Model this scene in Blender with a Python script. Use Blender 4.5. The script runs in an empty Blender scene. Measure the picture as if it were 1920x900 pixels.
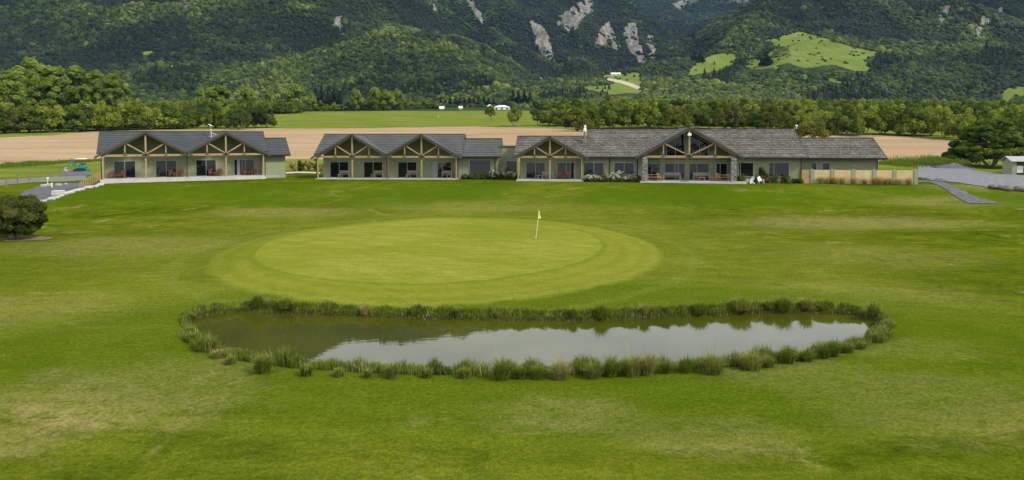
import bpy, bmesh, math, random
import numpy as np
from mathutils import Vector, Matrix

# ------------------------------------------------------------------ camera
R = math.radians
F = 1280.0
PITCH = R(2.0)
CAM_H = 7.75
HOR = 255.0
PPY = HOR + F * math.tan(PITCH)
SCN = bpy.context.scene
cam_d = bpy.data.cameras.new("camera")
cam = bpy.data.objects.new("camera", cam_d)
SCN.collection.objects.link(cam)
cam.location = (0, 0, CAM_H)
cam.rotation_euler = (R(90) - PITCH, 0, 0)
cam_d.sensor_width = 36.0
cam_d.lens = 24.0
cam_d.shift_y = -(450.0 - PPY) / 1920.0
cam_d.clip_start = 0.3
cam_d.clip_end = 20000
SCN.camera = cam

# ------------------------------------------------------------------ world, sun, exposure
SUN_EL, SUN_AZ = R(44), R(120)          # azimuth measured clockwise from +Y (view direction)
world = bpy.data.worlds.new("World")
SCN.world = world
world.use_nodes = True
wn, wl = world.node_tree.nodes, world.node_tree.links
wn.clear()
w_out = wn.new("ShaderNodeOutputWorld")
w_bg = wn.new("ShaderNodeBackground")
w_sky = wn.new("ShaderNodeTexSky")
w_sky.sky_type = 'NISHITA'
w_sky.sun_disc = False
w_sky.sun_elevation = SUN_EL
w_sky.sun_rotation = SUN_AZ
w_sky.air_density = 1.0
w_sky.dust_density = 1.5
w_co = wn.new("ShaderNodeTexCoord")
w_map = wn.new("ShaderNodeMapping")
w_map.inputs["Scale"].default_value = (1.0, 1.0, 3.2)
w_map.inputs["Location"].default_value = (0.3, 0.1, 0.0)
w_n = wn.new("ShaderNodeTexNoise")
w_n.inputs["Scale"].default_value = 2.3
w_n.inputs["Detail"].default_value = 7
w_n.inputs["Roughness"].default_value = 0.55
w_r = wn.new("ShaderNodeValToRGB")
w_r.color_ramp.elements[0].position = 0.34
w_r.color_ramp.elements[0].color = (0.72, 0.72, 0.72, 1)
w_r.color_ramp.elements[1].position = 0.56
w_r.color_ramp.elements[1].color = (1, 1, 1, 1)
w_n2 = wn.new("ShaderNodeTexNoise")
w_n2.inputs["Scale"].default_value = 4.0
w_n2.inputs["Detail"].default_value = 3
w_c = wn.new("ShaderNodeValToRGB")
w_c.color_ramp.elements[0].position = 0.35
w_c.color_ramp.elements[0].color = (11.2, 11.7, 12.4, 1)
w_c.color_ramp.elements[1].position = 0.65
w_c.color_ramp.elements[1].color = (13.5, 13.5, 13.4, 1)
w_mix = wn.new("ShaderNodeMix")
w_mix.data_type = 'RGBA'
wl.new(w_co.outputs["Generated"], w_map.inputs["Vector"])
wl.new(w_map.outputs[0], w_n.inputs["Vector"])
wl.new(w_map.outputs[0], w_n2.inputs["Vector"])
wl.new(w_n.outputs["Fac"], w_r.inputs[0])
wl.new(w_n2.outputs["Fac"], w_c.inputs[0])
wl.new(w_r.outputs[0], w_mix.inputs[0])
wl.new(w_sky.outputs[0], w_mix.inputs[6])
wl.new(w_c.outputs[0], w_mix.inputs[7])
wl.new(w_mix.outputs[2], w_bg.inputs[0])
w_bg.inputs[1].default_value = 0.068
wl.new(w_bg.outputs[0], w_out.inputs[0])

sun_d = bpy.data.lights.new("sun", 'SUN')
sun_d.energy = 2.6
sun_d.angle = R(10)
sun_d.color = (1.0, 0.95, 0.86)
sun = bpy.data.objects.new("sun", sun_d)
SCN.collection.objects.link(sun)
sdir = Vector((math.sin(SUN_AZ) * math.cos(SUN_EL), math.cos(SUN_AZ) * math.cos(SUN_EL), math.sin(SUN_EL)))
sun.rotation_euler = sdir.to_track_quat('Z', 'Y').to_euler()
sun.location = (0, 0, 300)

SCN.view_settings.view_transform = 'Standard'
SCN.view_settings.look = 'None'
SCN.view_settings.exposure = 0.70
SCN.view_settings.gamma = 1
SCN.view_settings.use_curve_mapping = False
SCN.cycles.volume_bounces = 0
SCN.cycles.max_bounces = 6
SCN.cycles.diffuse_bounces = 3
SCN.cycles.transparent_max_bounces = 8
SCN.cycles.use_denoising = True

rng = np.random.default_rng(7)
random.seed(7)
COL = SCN.collection

# ------------------------------------------------------------------ projection helpers (used to lay the place out)
cp, sp = math.cos(PITCH), math.sin(PITCH)

def proj(X, Y, Z):
    dz = Z - CAM_H
    fw = Y * cp - dz * sp
    up = Y * sp + dz * cp
    fw = np.where(fw < 0.1, 0.1, fw)
    return 960 + F * X / fw, PPY - F * up / fw

def ray(px, py):
    up = -(py - PPY) / F
    return (px - 960) / F, cp + sp * up, -sp + cp * up

def P(px, py, Y):
    x, y, z = ray(px, py)
    k = Y / y
    return (x * k, Y, CAM_H + z * k)

def G(px, py, z0=0.0):
    x, y, z = ray(px, py)
    k = (z0 - CAM_H) / z
    return (x * k, y * k)

# ------------------------------------------------------------------ noise
def _hash(ix, iy, seed):
    h = (ix.astype(np.int64) * 374761393 + iy.astype(np.int64) * 668265263 + seed * 974634777) & 0xffffffff
    h = ((h ^ (h >> 13)) * 1274126177) & 0xffffffff
    h = (h ^ (h >> 16)) & 0xffffffff
    return h.astype(np.float64) / 4294967295.0 * 2 * np.pi

def pnoise(x, y, seed=0):
    x = np.asarray(x, float); y = np.asarray(y, float)
    ix = np.floor(x); iy = np.floor(y)
    fx = x - ix; fy = y - iy
    u = fx * fx * fx * (fx * (fx * 6 - 15) + 10); v = fy * fy * fy * (fy * (fy * 6 - 15) + 10)
    def gr(dx, dy):
        a = _hash(ix + dx, iy + dy, seed)
        return np.cos(a) * (fx - dx) + np.sin(a) * (fy - dy)
    a = gr(0, 0); b = gr(1, 0); c = gr(0, 1); d = gr(1, 1)
    return ((a * (1 - u) + b * u) * (1 - v) + (c * (1 - u) + d * u) * v) * 1.5

def fbm(x, y, octv=4, seed=0, gain=0.5):
    s = 0; a = 1.0; f = 1.0
    for k in range(octv):
        s = s + a * pnoise(x * f, y * f, seed + k * 17)
        a *= gain; f *= 2.03
    return s

def ridged(x, y, octv=4, seed=0):
    s = 0; a = 1.0; f = 1.0; tot = 0
    for k in range(octv):
        s = s + a * (1 - np.abs(pnoise(x * f, y * f, seed + k * 13)) * 2.0)
        tot += a; a *= 0.5; f *= 2.07
    return s / tot

def sstep(a, b, x):
    t = np.clip((x - a) / (b - a), 0, 1)
    return t * t * (3 - 2 * t)

def in_poly(px, py, poly):
    inside = np.zeros(np.shape(px), bool)
    n = len(poly)
    for i in range(n):
        x1, y1 = poly[i]; x2, y2 = poly[(i + 1) % n]
        if y1 == y2: continue
        c = ((y1 > py) != (y2 > py)) & (px < (x2 - x1) * (py - y1) / (y2 - y1) + x1)
        inside ^= c
    return inside

def sdf_poly(x, y, poly):
    d = np.full(np.shape(x), 1e18)
    n = len(poly)
    for i in range(n):
        ax, ay = poly[i]; bx, by = poly[(i + 1) % n]
        ex, ey = bx - ax, by - ay
        t = np.clip(((x - ax) * ex + (y - ay) * ey) / (ex * ex + ey * ey), 0, 1)
        d = np.minimum(d, (x - ax - t * ex) ** 2 + (y - ay - t * ey) ** 2)
    d = np.sqrt(d)
    return np.where(in_poly(x, y, poly), -d, d)

# ------------------------------------------------------------------ terrain
WATER_Z = -0.42
pond_px = [(364,608),(372,598),(395,591),(440,588),(520,589),(600,592),(680,596),(760,599),(850,601),(950,603),(1040,604),(1120,603),
           (1200,600),(1270,597),(1340,593),(1420,590),(1500,589),(1570,590),(1612,596),(1636,606),(1642,618),(1634,634),(1610,648),
           (1560,664),(1480,680),(1400,690),(1300,697),(1200,701),(1100,704),(1000,706),(900,707),(800,706),(700,703),(620,698),
           (550,692),(480,682),(425,668),(395,650),(374,630)]
pond_w = [G(a, b, WATER_Z) for a, b in pond_px]

prof_y = [-9000, 58, 66, 74, 79, 83, 112, 130, 160, 200, 250, 300, 380, 450, 520, 600, 700, 800, 1000, 1300, 2000, 5000]
prof_z = [0, 0, 0.25, 1.0, 1.75, 2.03, 2.08, 2.5, 3.9, 6.2, 9.1, 11.7, 16.0, 20.6, 25.4, 31.2, 39.0, 47.5, 62, 78, 100, 140]
left_z = [0, 0, 0.2, 0.45, 0.6, 0.7, 0.9, 1.1, 2.2, 5.2, 8.8, 11.7, 16.0, 20.6, 25.4, 31.2, 39.0, 47.5, 62, 78, 100, 140]

def mkridge(pts):
    return [P(a, b, c) for a, b, c in pts]

RIDGES = [   # (points (px, py, depth), side slope)
    (mkridge([(965,192,690),(920,162,770),(840,112,880),(770,72,1000),(700,36,1140),(640,0,1290),(560,-60,1480),(480,-118,1720),(430,-140,2000),(300,-150,2300),(100,-130,2500),(-300,-100,2500)]), 0.50),
    (mkridge([(540,-60,1500),(400,-20,1360),(330,8,1250),(260,46,1140),(180,82,1030),(100,110,940),(0,130,870),(-150,150,820)]), 0.45),
    (mkridge([(430,-125,2100),(300,-40,1950),(180,-15,1880),(40,5,1820),(-150,15,1780)]), 0.55),
    (mkridge([(560,-40,1450),(520,60,1180),(480,120,1000),(440,165,880)]), 0.5),
    (mkridge([(430,-148,2500),(520,-170,2500),(640,-150,2700),(760,-130,2700),(880,-112,2650),(960,-98,2700),(1010,-70,2800),(1040,-30,2600),(1090,20,2350),(1140,50,2150),(1190,80,1950),(1235,112,1700)]), 0.62),
    (mkridge([(800,-125,2600),(850,-20,2200),(900,40,1900),(960,90,1600),(1000,130,1350),(1010,165,1150)]), 0.62),
    (mkridge([(700,-120,2500),(740,-20,1950),(800,40,1600),(860,90,1350),(920,140,1150)]), 0.6),
    (mkridge([(930,-90,2600),(985,10,2150),(1040,70,1850),(1085,110,1600),(1110,140,1400)]), 0.62),
    (mkridge([(960,-70,4200),(1100,-40,4300),(1200,-50,4200),(1320,-30,4000),(1450,-60,3600),(1600,-90,3200),(1900,-100,3000),(2300,-90,3000)]), 0.62),
    (mkridge([(1180,-40,4000),(1240,10,3400),(1290,50,2900),(1300,85,2300)]), 0.6),
    (mkridge([(1560,-80,3200),(1450,-10,2600),(1370,45,2100),(1310,85,1800)]), 0.6),
    (mkridge([(1640,-75,2000),(1560,-40,1650),(1480,2,1400),(1420,42,1250),(1370,72,1150),(1310,98,1080),(1250,118,1000),(1200,140,940)]), 0.55),
    (mkridge([(1560,-40,1650),(1560,20,1350),(1540,60,1150),(1490,100,1010),(1440,135,920),(1400,160,850)]), 0.36),
    (mkridge([(1600,-60,1750),(1700,2,1500),(1740,40,1380),(1790,78,1250),(1860,104,1150),(1950,118,1100),(2100,130,1050)]), 0.5),
    (mkridge([(1700,60,1250),(1660,110,1050),(1640,150,900)]), 0.4),
    (mkridge([(1700,-70,2500),(1800,-60,2300),(1950,-70,2200),(2200,-60,2200)]), 0.55),
    (mkridge([(1830,-60,2300),(1850,20,1900),(1900,70,1600),(1960,100,1400)]), 0.5),
    (mkridge([(1930,158,760),(1980,150,760),(2200,150,760)]), 0.4),
]
knoll = mkridge([(1040,170,900),(1090,148,960),(1140,138,1000),(1190,134,1020),(1250,131,1060)])

def ridge_h(X, Y, pts, slope, c=25.0):
    best = np.full(np.shape(X), -1e9)
    for (a, b) in zip(pts[:-1], pts[1:]):
        ex, ey = b[0] - a[0], b[1] - a[1]
        t = np.clip(((X - a[0]) * ex + (Y - a[1]) * ey) / (ex * ex + ey * ey), 0, 1)
        d = np.sqrt((X - a[0] - t * ex) ** 2 + (Y - a[1] - t * ey) ** 2 + c * c) - c
        best = np.maximum(best, a[2] + (b[2] - a[2]) * t - slope * d)
    return best

def plain(X, Y):
    YY = Y + 4.0 * pnoise(X / 40.0, Y / 60.0, 5) * sstep(95, 160, Y)
    z = np.interp(YY, prof_y, prof_z)
    zl = np.interp(YY, prof_y, left_z)
    # the platform the buildings stand on ends beyond the left building
    w = sstep(-49.5, -51.0, X - 0.25 * (Y - 82))
    z = z * (1 - w) + zl * w
    z = z + 0.10 * pnoise(X / 9.0, Y / 9.0, 3) * sstep(8, 20, np.hypot(X, Y)) * (1 - sstep(78, 84, Y) * (1 - sstep(100, 115, Y)))
    z = z + 0.5 * pnoise(X / 60.0, Y / 45.0, 9) * sstep(115, 200, Y)
    # low mound of the putting green
    q = ((X + 4.5) / 15.5) ** 2 + ((Y - 47.5) / 16.5) ** 2
    z = z + 0.22 * (1 - sstep(0.3, 1.25, q))
    return z

def g(X, Y):
    X = np.asarray(X, float); Y = np.asarray(Y, float)
    z = plain(X, Y)
    if np.any(Y > 560):
        wx = X + 45 * pnoise(X / 260, Y / 260, 41)
        wy = Y + 45 * pnoise(X / 260, Y / 260, 43)
        h = np.full(np.shape(X), -1e9)
        for pts, s in RIDGES:
            h = np.maximum(h, ridge_h(wx, wy, pts, s))
        hh = np.clip(h - z, 0, None)
        amp = np.clip(hh, 0, 260) * 0.30
        rn = ridged(X / 420.0, Y / 420.0, 5, 11) - 0.62
        h = h + amp * rn
        h = np.maximum(h, ridge_h(X, Y, knoll, 0.22, 40) + 1.0 * fbm(X / 60, Y / 60, 3, 77))
        k = 8.0
        dd = np.clip(0.5 + 0.5 * (h - z) / k, 0, 1)
        zz = z * (1 - dd) + h * dd + k * dd * (1 - dd)
        m = sstep(575, 640, Y)
        z = z * (1 - m) + zz * m
    # pond basin
    near = (np.abs(X) < 24) & (Y > 16) & (Y < 38)
    if np.any(near):
        xs, ys = np.atleast_1d(X), np.atleast_1d(Y)
        nb = np.atleast_1d(near)
        s = sdf_poly(xs[nb], ys[nb], pond_w) + 0.10 * pnoise(xs[nb] / 0.8, ys[nb] / 0.8, 21)
        za = np.atleast_1d(z).copy()
        e = za[nb] * (1 - sstep(1.2, 0.0, s))
        e = e - 0.10 * sstep(1.6, 0.35, s) - (0.55) * sstep(0.38, 0.0, s) - 0.9 * sstep(0.0, -2.0, s)
        za[nb] = e
        z = za.reshape(np.shape(z)) if np.shape(z) else float(za[0])
    return z

def gz(x, y):
    return float(g(np.array([float(x)]), np.array([float(y)]))[0])

def hit(px, py, y0=40.0, y1=1600.0):
    """where the line of sight first meets the ground"""
    x, y, z = ray(px, py)
    Ys = np.geomspace(y0, y1, 1200)
    k = Ys / y
    zs = CAM_H + z * k
    gg = g(x * k, Ys)
    below = np.nonzero(zs <= gg)[0]
    i = below[0] if len(below) else int(np.argmin(zs - gg))
    return (float(x * k[i]), float(Ys[i]), float(gg[i]))

# ------------------------------------------------------------------ material helpers
def mat(name):
    m = bpy.data.materials.new(name)
    m.use_nodes = True
    nt = m.node_tree
    b = nt.nodes["Principled BSDF"]
    return m, nt.nodes, nt.links, b

def N(nodes, kind, **kw):
    n = nodes.new(kind)
    for k, v in kw.items():
        if k in n.inputs.keys():
            n.inputs[k].default_value = v
        else:
            setattr(n, k, v)
    return n

def ramp(nodes, stops):
    r = nodes.new("ShaderNodeValToRGB")
    el = r.color_ramp.elements
    while len(el) < len(stops): el.new(0.5)
    for e, (p, c) in zip(el, stops):
        e.position = p
        e.color = (c[0], c[1], c[2], 1) if not isinstance(c, (int, float)) else (c, c, c, 1)
    return r

def mixc(nodes, links, fac, a, b, blend='MIX'):
    m = nodes.new("ShaderNodeMix"); m.data_type = 'RGBA'; m.blend_type = blend
    for i, v in ((0, fac), (6, a), (7, b)):
        if hasattr(v, 'is_output'): links.new(v, m.inputs[i])
        elif i == 0: m.inputs[0].default_value = v
        else: m.inputs[i].default_value = (v[0], v[1], v[2], 1)
    return m.outputs[2]

def math_(nodes, links, op, a, b=None, c=None, clamp=False):
    m = nodes.new("ShaderNodeMath"); m.operation = op; m.use_clamp = clamp
    for i, v in enumerate((a, b, c)):
        if v is None: continue
        if hasattr(v, 'is_output'): links.new(v, m.inputs[i])
        else: m.inputs[i].default_value = v
    return m.outputs[0]

def tag(o, label=None, cat=None, group=None, kind=None):
    if label: o["label"] = label
    if cat: o["category"] = cat
    if group: o["group"] = group
    if kind: o["kind"] = kind
    return o

def mesh_np(name, verts, faces_flat, nper, mats, smooth=True, attrs=None, matidx=None):
    me = bpy.data.meshes.new(name)
    nv = len(verts); nf = len(faces_flat) // nper
    me.vertices.add(nv); me.vertices.foreach_set("co", np.asarray(verts, np.float32).ravel())
    me.loops.add(nf * nper); me.loops.foreach_set("vertex_index", np.asarray(faces_flat, np.int32))
    me.polygons.add(nf)
    me.polygons.foreach_set("loop_start", np.arange(0, nf * nper, nper, dtype=np.int32))
    me.polygons.foreach_set("loop_total", np.full(nf, nper, np.int32))
    if smooth: me.polygons.foreach_set("use_smooth", np.ones(nf, bool))
    for m in mats: me.materials.append(m)
    if matidx is not None: me.polygons.foreach_set("material_index", np.asarray(matidx, np.int32))
    for k, (typ, data) in (attrs or {}).items():
        a = me.attributes.new(k, typ, 'POINT')
        a.data.foreach_set("color" if typ == 'FLOAT_COLOR' else "value", np.asarray(data, np.float32).ravel())
    me.update(calc_edges=True)
    return me

def add(name, me, parent=None, loc=None):
    o = bpy.data.objects.new(name, me)
    COL.objects.link(o)
    if parent: o.parent = parent
    if loc is not None: o.location = loc
    return o

def empty(name, loc=(0, 0, 0), rz=0.0, parent=None):
    o = bpy.data.objects.new(name, None)
    o.empty_display_size = 0.2
    o.location = loc; o.rotation_euler = (0, 0, rz)
    COL.objects.link(o)
    if parent: o.parent = parent
    return o
# ------------------------------------------------------------------ ground zones (outlines laid on the land)
BROWN = [(-500,272),(-200,264),(0,258),(100,253),(185,246.5),(300,244),(420,242.5),(500,240.5),(640,241),(740,239.5),(880,237),(960,239),(1040,241),(1085,243.5),
         (1110,247),(1250,250),(1400,250),(1560,249.5),(1600,251),(1700,256),(1780,264),(1820,276),(1822,290),(1790,297),(1720,302),(1650,306),(1500,310),
         (900,302),(560,298),(190,300),(100,303),(0,311),(-200,318),(-500,330)]
SLIDES = [
 ([(1045,47),(1050,28),(1066,22),(1078,8),(1096,-2),(1113,2),(1110,20),(1092,34),(1078,52),(1063,62),(1058,44)],1500,3500),
 ([(995,38),(1012,42),(1028,66),(1037,92),(1036,116),(1022,106),(1006,82)],1200,2800),
 ([(1115,84),(1122,58),(1141,40),(1151,58),(1163,93),(1140,84)],1300,2800),
 ([(1169,64),(1178,44),(1193,48),(1199,78),(1212,108),(1210,122),(1196,112),(1181,92)],1300,2900),
 ([(1211,72),(1224,66),(1232,100),(1224,112),(1214,96)],1300,2900),
 ([(874,-4),(884,-4),(902,24),(904,42),(892,30)],1300,3200),
 ([(625,36),(636,26),(646,28),(644,68),(634,62)],900,1900),
 ([(341,-6),(349,-6),(353,22),(345,18)],1100,2300),
 ([(808,-5),(817,-5),(820,22),(813,18)],1300,3200),
 ([(992,140),(1008,142),(1021,150),(1018,160),(1003,154)],1000,1700),
 ([(1753,44),(1764,20),(1784,6),(1776,28),(1762,46)],900,3000),
 ([(1826,80),(1830,50),(1850,27),(1862,32),(1846,48),(1836,80)],900,3000),
 ([(1867,8),(1879,12),(1874,32)],900,3000),
 ([(1330,3),(1420,-4),(1400,4)],2500,5000),
 ([(1255,10),(1290,-5),(1310,0),(1275,16)],2500,5000)]
PADDOCKS = [
 ([(1285,142),(1298,122),(1330,104),(1374,97),(1382,106),(1370,120),(1340,134)],700,1700),
 ([(1396,131),(1400,112),(1422,108),(1430,122)],700,1700),
 ([(1425,112),(1440,108),(1462,104),(1482,98),(1478,90),(1455,86),(1434,78),(1462,69),(1497,59),(1540,69),(1572,80),(1648,98),(1640,104),(1618,111),(1638,136),(1604,131),(1560,121),(1520,128),(1480,119),(1452,124),(1426,128),(1405,128)],700,1700),
 ([(1540,142),(1560,146),(1592,158),(1580,159),(1552,151)],700,1500),
 ([(1500,140),(1512,138),(1516,146),(1504,148)],700,1500),
 ([(1068,163),(1100,161),(1138,160),(1152,153),(1140,146),(1118,144),(1146,138),(1200,137),(1204,147),(1208,160),(1200,172),(1150,175),(1110,169)],700,1500),
 ([(1216,158),(1232,152),(1232,158),(1220,162)],700,1500),
 ([(1872,190),(1885,166),(1900,160),(1925,164),(1950,176),(1905,178),(1890,190)],600,1300),
 ([(262,98),(282,96),(290,101),(268,103)],800,2200)]
def _grow(p, k=1.06):
    cx = sum(a for a, b in p) / len(p); cy = sum(b for a, b in p) / len(p)
    return [(cx + (a - cx) * k, cy + (b - cy) * k) for a, b in p]
SLIDES = [(_grow(p), a, b) for p, a, b in SLIDES]
TRACK = [(1137,150),(1160,155),(1180,161),(1195,167),(1206,165),(1190,158),(1168,151),(1140,146.5)]

def zones(X, Y, Z):
    px, py = proj(X, Y, Z)
    jx = px + 5.0 * pnoise(X / 35, Y / 35, 61) * 800 / np.maximum(Y, 400)
    jy = py + 3.5 * pnoise(X / 30, Y / 30, 62) * 800 / np.maximum(Y, 400)
    front = Y > 0
    brown = in_poly(px + 3 * pnoise(X / 8, Y / 8, 63), py + 0.8 * pnoise(X / 12, Y / 12, 64), BROWN) & (Y > 112) & (Y < 520) & front
    slide = np.zeros(X.shape, bool); padd = np.zeros(X.shape, bool)
    k_ = np.clip(900 / np.maximum(Y, 300), 0.3, 1.5)
    sxp = px + 6 * k_ * fbm(X / 22, Y / 30, 3, 65); syp = py + 9 * k_ * fbm(X / 26, Y / 26, 3, 66)
    brk = fbm(X / 14, Y / 60, 3, 67) > -0.5
    for p, a, b in SLIDES: slide |= in_poly(sxp, syp, p) & (Y > a) & (Y < b) & brk
    for p, a, b in PADDOCKS: padd |= in_poly(jx, jy, p) & (Y > a) & (Y < b)
    track = in_poly(px, py, TRACK) & (Y > 700) & (Y < 1400)
    return brown, slide, padd, track

# ---- one sheet of ground out to the mountains, in rings round the camera
rad = np.concatenate([[0.4, 2, 5, 9, 13], np.arange(16, 21, 0.4), np.arange(21, 35, 0.11), np.arange(35, 70, 0.5), np.arange(70, 100, 0.6),
                      np.geomspace(100, 560, 170), np.geomspace(564, 5200, 640)])
az = np.concatenate([np.arange(-44, 44.001, 0.115), np.arange(47, 316, 3.0)]) * math.pi / 180
nr, na = len(rad), len(az)
RR, AA = np.meshgrid(rad, az, indexing='ij')
GX, GY = RR * np.sin(AA), RR * np.cos(AA)
GZ = g(GX, GY)
back = (np.cos(AA) < math.cos(R(44.5)))
GZ = np.where(back & (GY <= 560), GZ, GZ)
zb, zs_, zp, zt = zones(GX, GY, GZ)
split = int(np.searchsorted(rad, 566))

def sheet(name, r0, r1, mats):
    idx = np.arange(nr * na).reshape(nr, na)[r0:r1 + 1]
    a = idx[:-1]; b = idx[1:]
    q = np.stack([a, np.roll(a, -1, 1), np.roll(b, -1, 1), b], -1)   # wraps round
    q = q[..., ::-1]
    f = q.reshape(-1, 4) - r0 * na
    sl = slice(r0, r1 + 1)
    V = np.stack([GX[sl], GY[sl], GZ[sl]], -1).reshape(-1, 3)
    zone = np.stack([zb[sl], zs_[sl], zp[sl], zt[sl]], -1).astype(np.float32).reshape(-1, 4)
    me = mesh_np(name, V, f.ravel(), 4, mats, True, {'zone': ('FLOAT_COLOR', zone)})
    return add(name, me)

# ---- lawn and plain material
def ground_material():
    m, n, l, b = mat("ground_grass")
    geo = N(n, "ShaderNodeNewGeometry")
    pos = geo.outputs["Position"]
    sep = N(n, "ShaderNodeSeparateXYZ"); l.new(pos, sep.inputs[0])
    X, Y = sep.outputs[0], sep.outputs[1]
    att = N(n, "ShaderNodeAttribute", attribute_name="zone")
    asep = N(n, "ShaderNodeSeparateColor"); l.new(att.outputs["Color"], asep.inputs[0])
    def noise(scale, detail=3, rough=0.55, sx=1, sy=1, dist=0.0, off=0.0):
        mp = N(n, "ShaderNodeMapping"); l.new(pos, mp.inputs[0])
        mp.inputs["Scale"].default_value = (sx, sy, 1); mp.inputs["Location"].default_value = (off, off * .7, 0)
        t = N(n, "ShaderNodeTexNoise", Scale=scale, Detail=detail, Roughness=rough, Distortion=dist)
        l.new(mp.outputs[0], t.inputs["Vector"])
        return t.outputs["Fac"]
    def band(v, a, c):
        mr = N(n, "ShaderNodeMapRange"); mr.interpolation_type = 'SMOOTHSTEP'
        l.new(v, mr.inputs[0]); mr.inputs[1].default_value = a; mr.inputs[2].default_value = c
        return mr.outputs[0]
    M = lambda op, a, c=None, d=None, clamp=False: math_(n, l, op, a, c, d, clamp)
    def ell(cx, cy, rx, ry, jit=0.0, nz=None):
        u = M('DIVIDE', M('SUBTRACT', X, cx), rx); v = M('DIVIDE', M('SUBTRACT', Y, cy), ry)
        d = M('SQRT', M('ADD', M('MULTIPLY', u, u), M('MULTIPLY', v, v)))
        if jit: d = M('ADD', d, M('MULTIPLY', M('SUBTRACT', nz, 0.5), jit))
        return d
    fine = noise(7.0, 6, 0.75)
    blade = noise(22.0, 4, 0.75, 1, 0.6)
    mid = noise(0.55, 5, 0.62, 1, 1.0, 0.6)
    big = noise(0.085, 4, 0.55, 1, 1.2, 0.5)
    clump = noise(1.7, 5, 0.7, 0.9, 1.3, 0.8, 5)
    streak = noise(0.5, 6, 0.7, 0.55, 2.6, 1.2, 9)
    # base lawn
    c1 = ramp(n, [(0.37, (0.022, 0.042, 0.001)), (0.46, (0.049, 0.074, 0.003)), (0.54, (0.084, 0.106, 0.006)), (0.65, (0.140, 0.146, 0.020))])
    mixn = M('ADD', M('MULTIPLY', big, 0.28), M('ADD', M('MULTIPLY', mid, 0.27), M('ADD', M('MULTIPLY', streak, 0.25), M('MULTIPLY', clump, 0.20))))
    l.new(mixn, c1.inputs[0])
    col = c1.outputs[0]
    # dry, thin patches
    dryn = noise(0.20, 6, 0.66, 0.9, 1.5, 1.3, 31)
    dry = M('MULTIPLY', band(dryn, 0.56, 0.74), band(clump, 0.30, 0.62))
    for (cx, cy, rx, ry, s) in ((-11.5, 20.5, 4.5, 3.4, 1.0), (-9.8, 22.6, 2.6, 1.5, 0.8), (1.4, 18.9, 2.4, 1.6, 0.95), (9.5, 22.2, 3.6, 2.2, 0.6), (12.5, 19.5, 5, 3, 0.55),
                                (-22, 66, 9, 3.5, 0.35), (52, 79, 6, 3.0, 0.8), (46, 72, 10, 4, 0.4), (-3, 70, 14, 3.5, 0.3), (30, 60, 14, 5, 0.4), (-14, 17.2, 4, 1.6, 0.45), (5, 17.4, 3, 1.4, 0.5), (17, 33, 7, 4, 0.25), (24, 44, 8, 5, 0.2), (-22, 30, 7, 4, 0.3), (14, 24.5, 4, 1.6, 0.5), (-27, 48, 10, 6, 0.3)):
        e = M('MULTIPLY', band(ell(cx, cy, rx, ry, 1.6, mid), 1.10, 0.45), s)
        dry = M('MAXIMUM', dry, M('MULTIPLY', e, band(clump, 0.22, 0.60)))
    drycol = mixc(n, l, fine, (0.185, 0.150, 0.052), (0.36, 0.275, 0.13))
    col = mixc(n, l, M('MULTIPLY', dry, 0.92), col, drycol)
    near = M('MULTIPLY', band(ell(-3.0, 46.0, 15.0, 17.0, 0.35, mid), 2.3, 1.0), 0.42)  # paler mown surround, which also paints the vignette's bright centre into the colour
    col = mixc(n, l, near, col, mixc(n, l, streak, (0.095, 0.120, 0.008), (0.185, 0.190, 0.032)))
    # lush bank under the buildings and round the pond
    lush = M('MULTIPLY', band(Y, 67.5, 72), band(Y, 84, 79))
    col = mixc(n, l, M('MULTIPLY', lush, M('MULTIPLY', 0.75, band(big, 0.75, 0.4))), col, (0.052, 0.092, 0.003))
    pr = ell(2.3, 26.3, 17.5, 7.3, 0.25, mid)
    pb = M('MULTIPLY', M('MULTIPLY', band(M('SINE', M('MULTIPLY', pr, 26.0)), -0.2, 1.0), band(pr, 2.1, 1.3)), 0.30)
    col = mixc(n, l, pb, col, (0.125, 0.150, 0.012))
    ring = M('MULTIPLY', band(pr, 1.42, 1.12), 0.6)
    col = mixc(n, l, ring, col, (0.050, 0.086, 0.003))
    # putting green, collar and mower rings
    dg = ell(-4.7, 46.9, 14.6, 15.9, 0.10, mid)
    di = ell(-5.5, 48.4, 12.1, 13.6, 0.05, mid)
    gmask = M('MULTIPLY', band(dg, 1.02, 0.975), M('ADD', 0.62, M('MULTIPLY', band(clump, 0.3, 0.6), 0.38)))
    collar = mixc(n, l, mid, (0.122, 0.146, 0.010), (0.192, 0.198, 0.028))
    rings = M('SINE', M('MULTIPLY', dg, 62.0))
    gmask = M('MULTIPLY', gmask, M('ADD', 0.45, M('MULTIPLY', M('MAXIMUM', band(X, -19.0, -14.5), band(di, 1.04, 0.98)), 0.55)))
    collar = mixc(n, l, M('MULTIPLY', band(rings, -0.3, 0.9), 0.35), collar, (0.095, 0.122, 0.009))
    gin = ramp(n, [(0.36, (0.135, 0.162, 0.013)), (0.5, (0.182, 0.196, 0.024)), (0.64, (0.245, 0.236, 0.050))])
    l.new(M('ADD', M('MULTIPLY', streak, 0.55), M('MULTIPLY', big, 0.45)), gin.inputs[0])
    stripes = M('SINE', M('ADD', M('MULTIPLY', X, 1.5), M('MULTIPLY', Y, 2.1)))
    gcol = mixc(n, l, M('MULTIPLY', band(stripes, -0.5, 0.5), 0.22), gin.outputs[0], (0.13, 0.155, 0.020))
    gcol = mixc(n, l, M('MULTIPLY', band(di, 0.96, 1.03), 0.8), gcol, collar)
    edge = M('MULTIPLY', band(di, 0.965, 0.985), band(di, 1.02, 0.99))
    gcol = mixc(n, l, M('MULTIPLY', edge, 0.5), gcol, (0.075, 0.125, 0.008))
    col = mixc(n, l, gmask, col, gcol)
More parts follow.
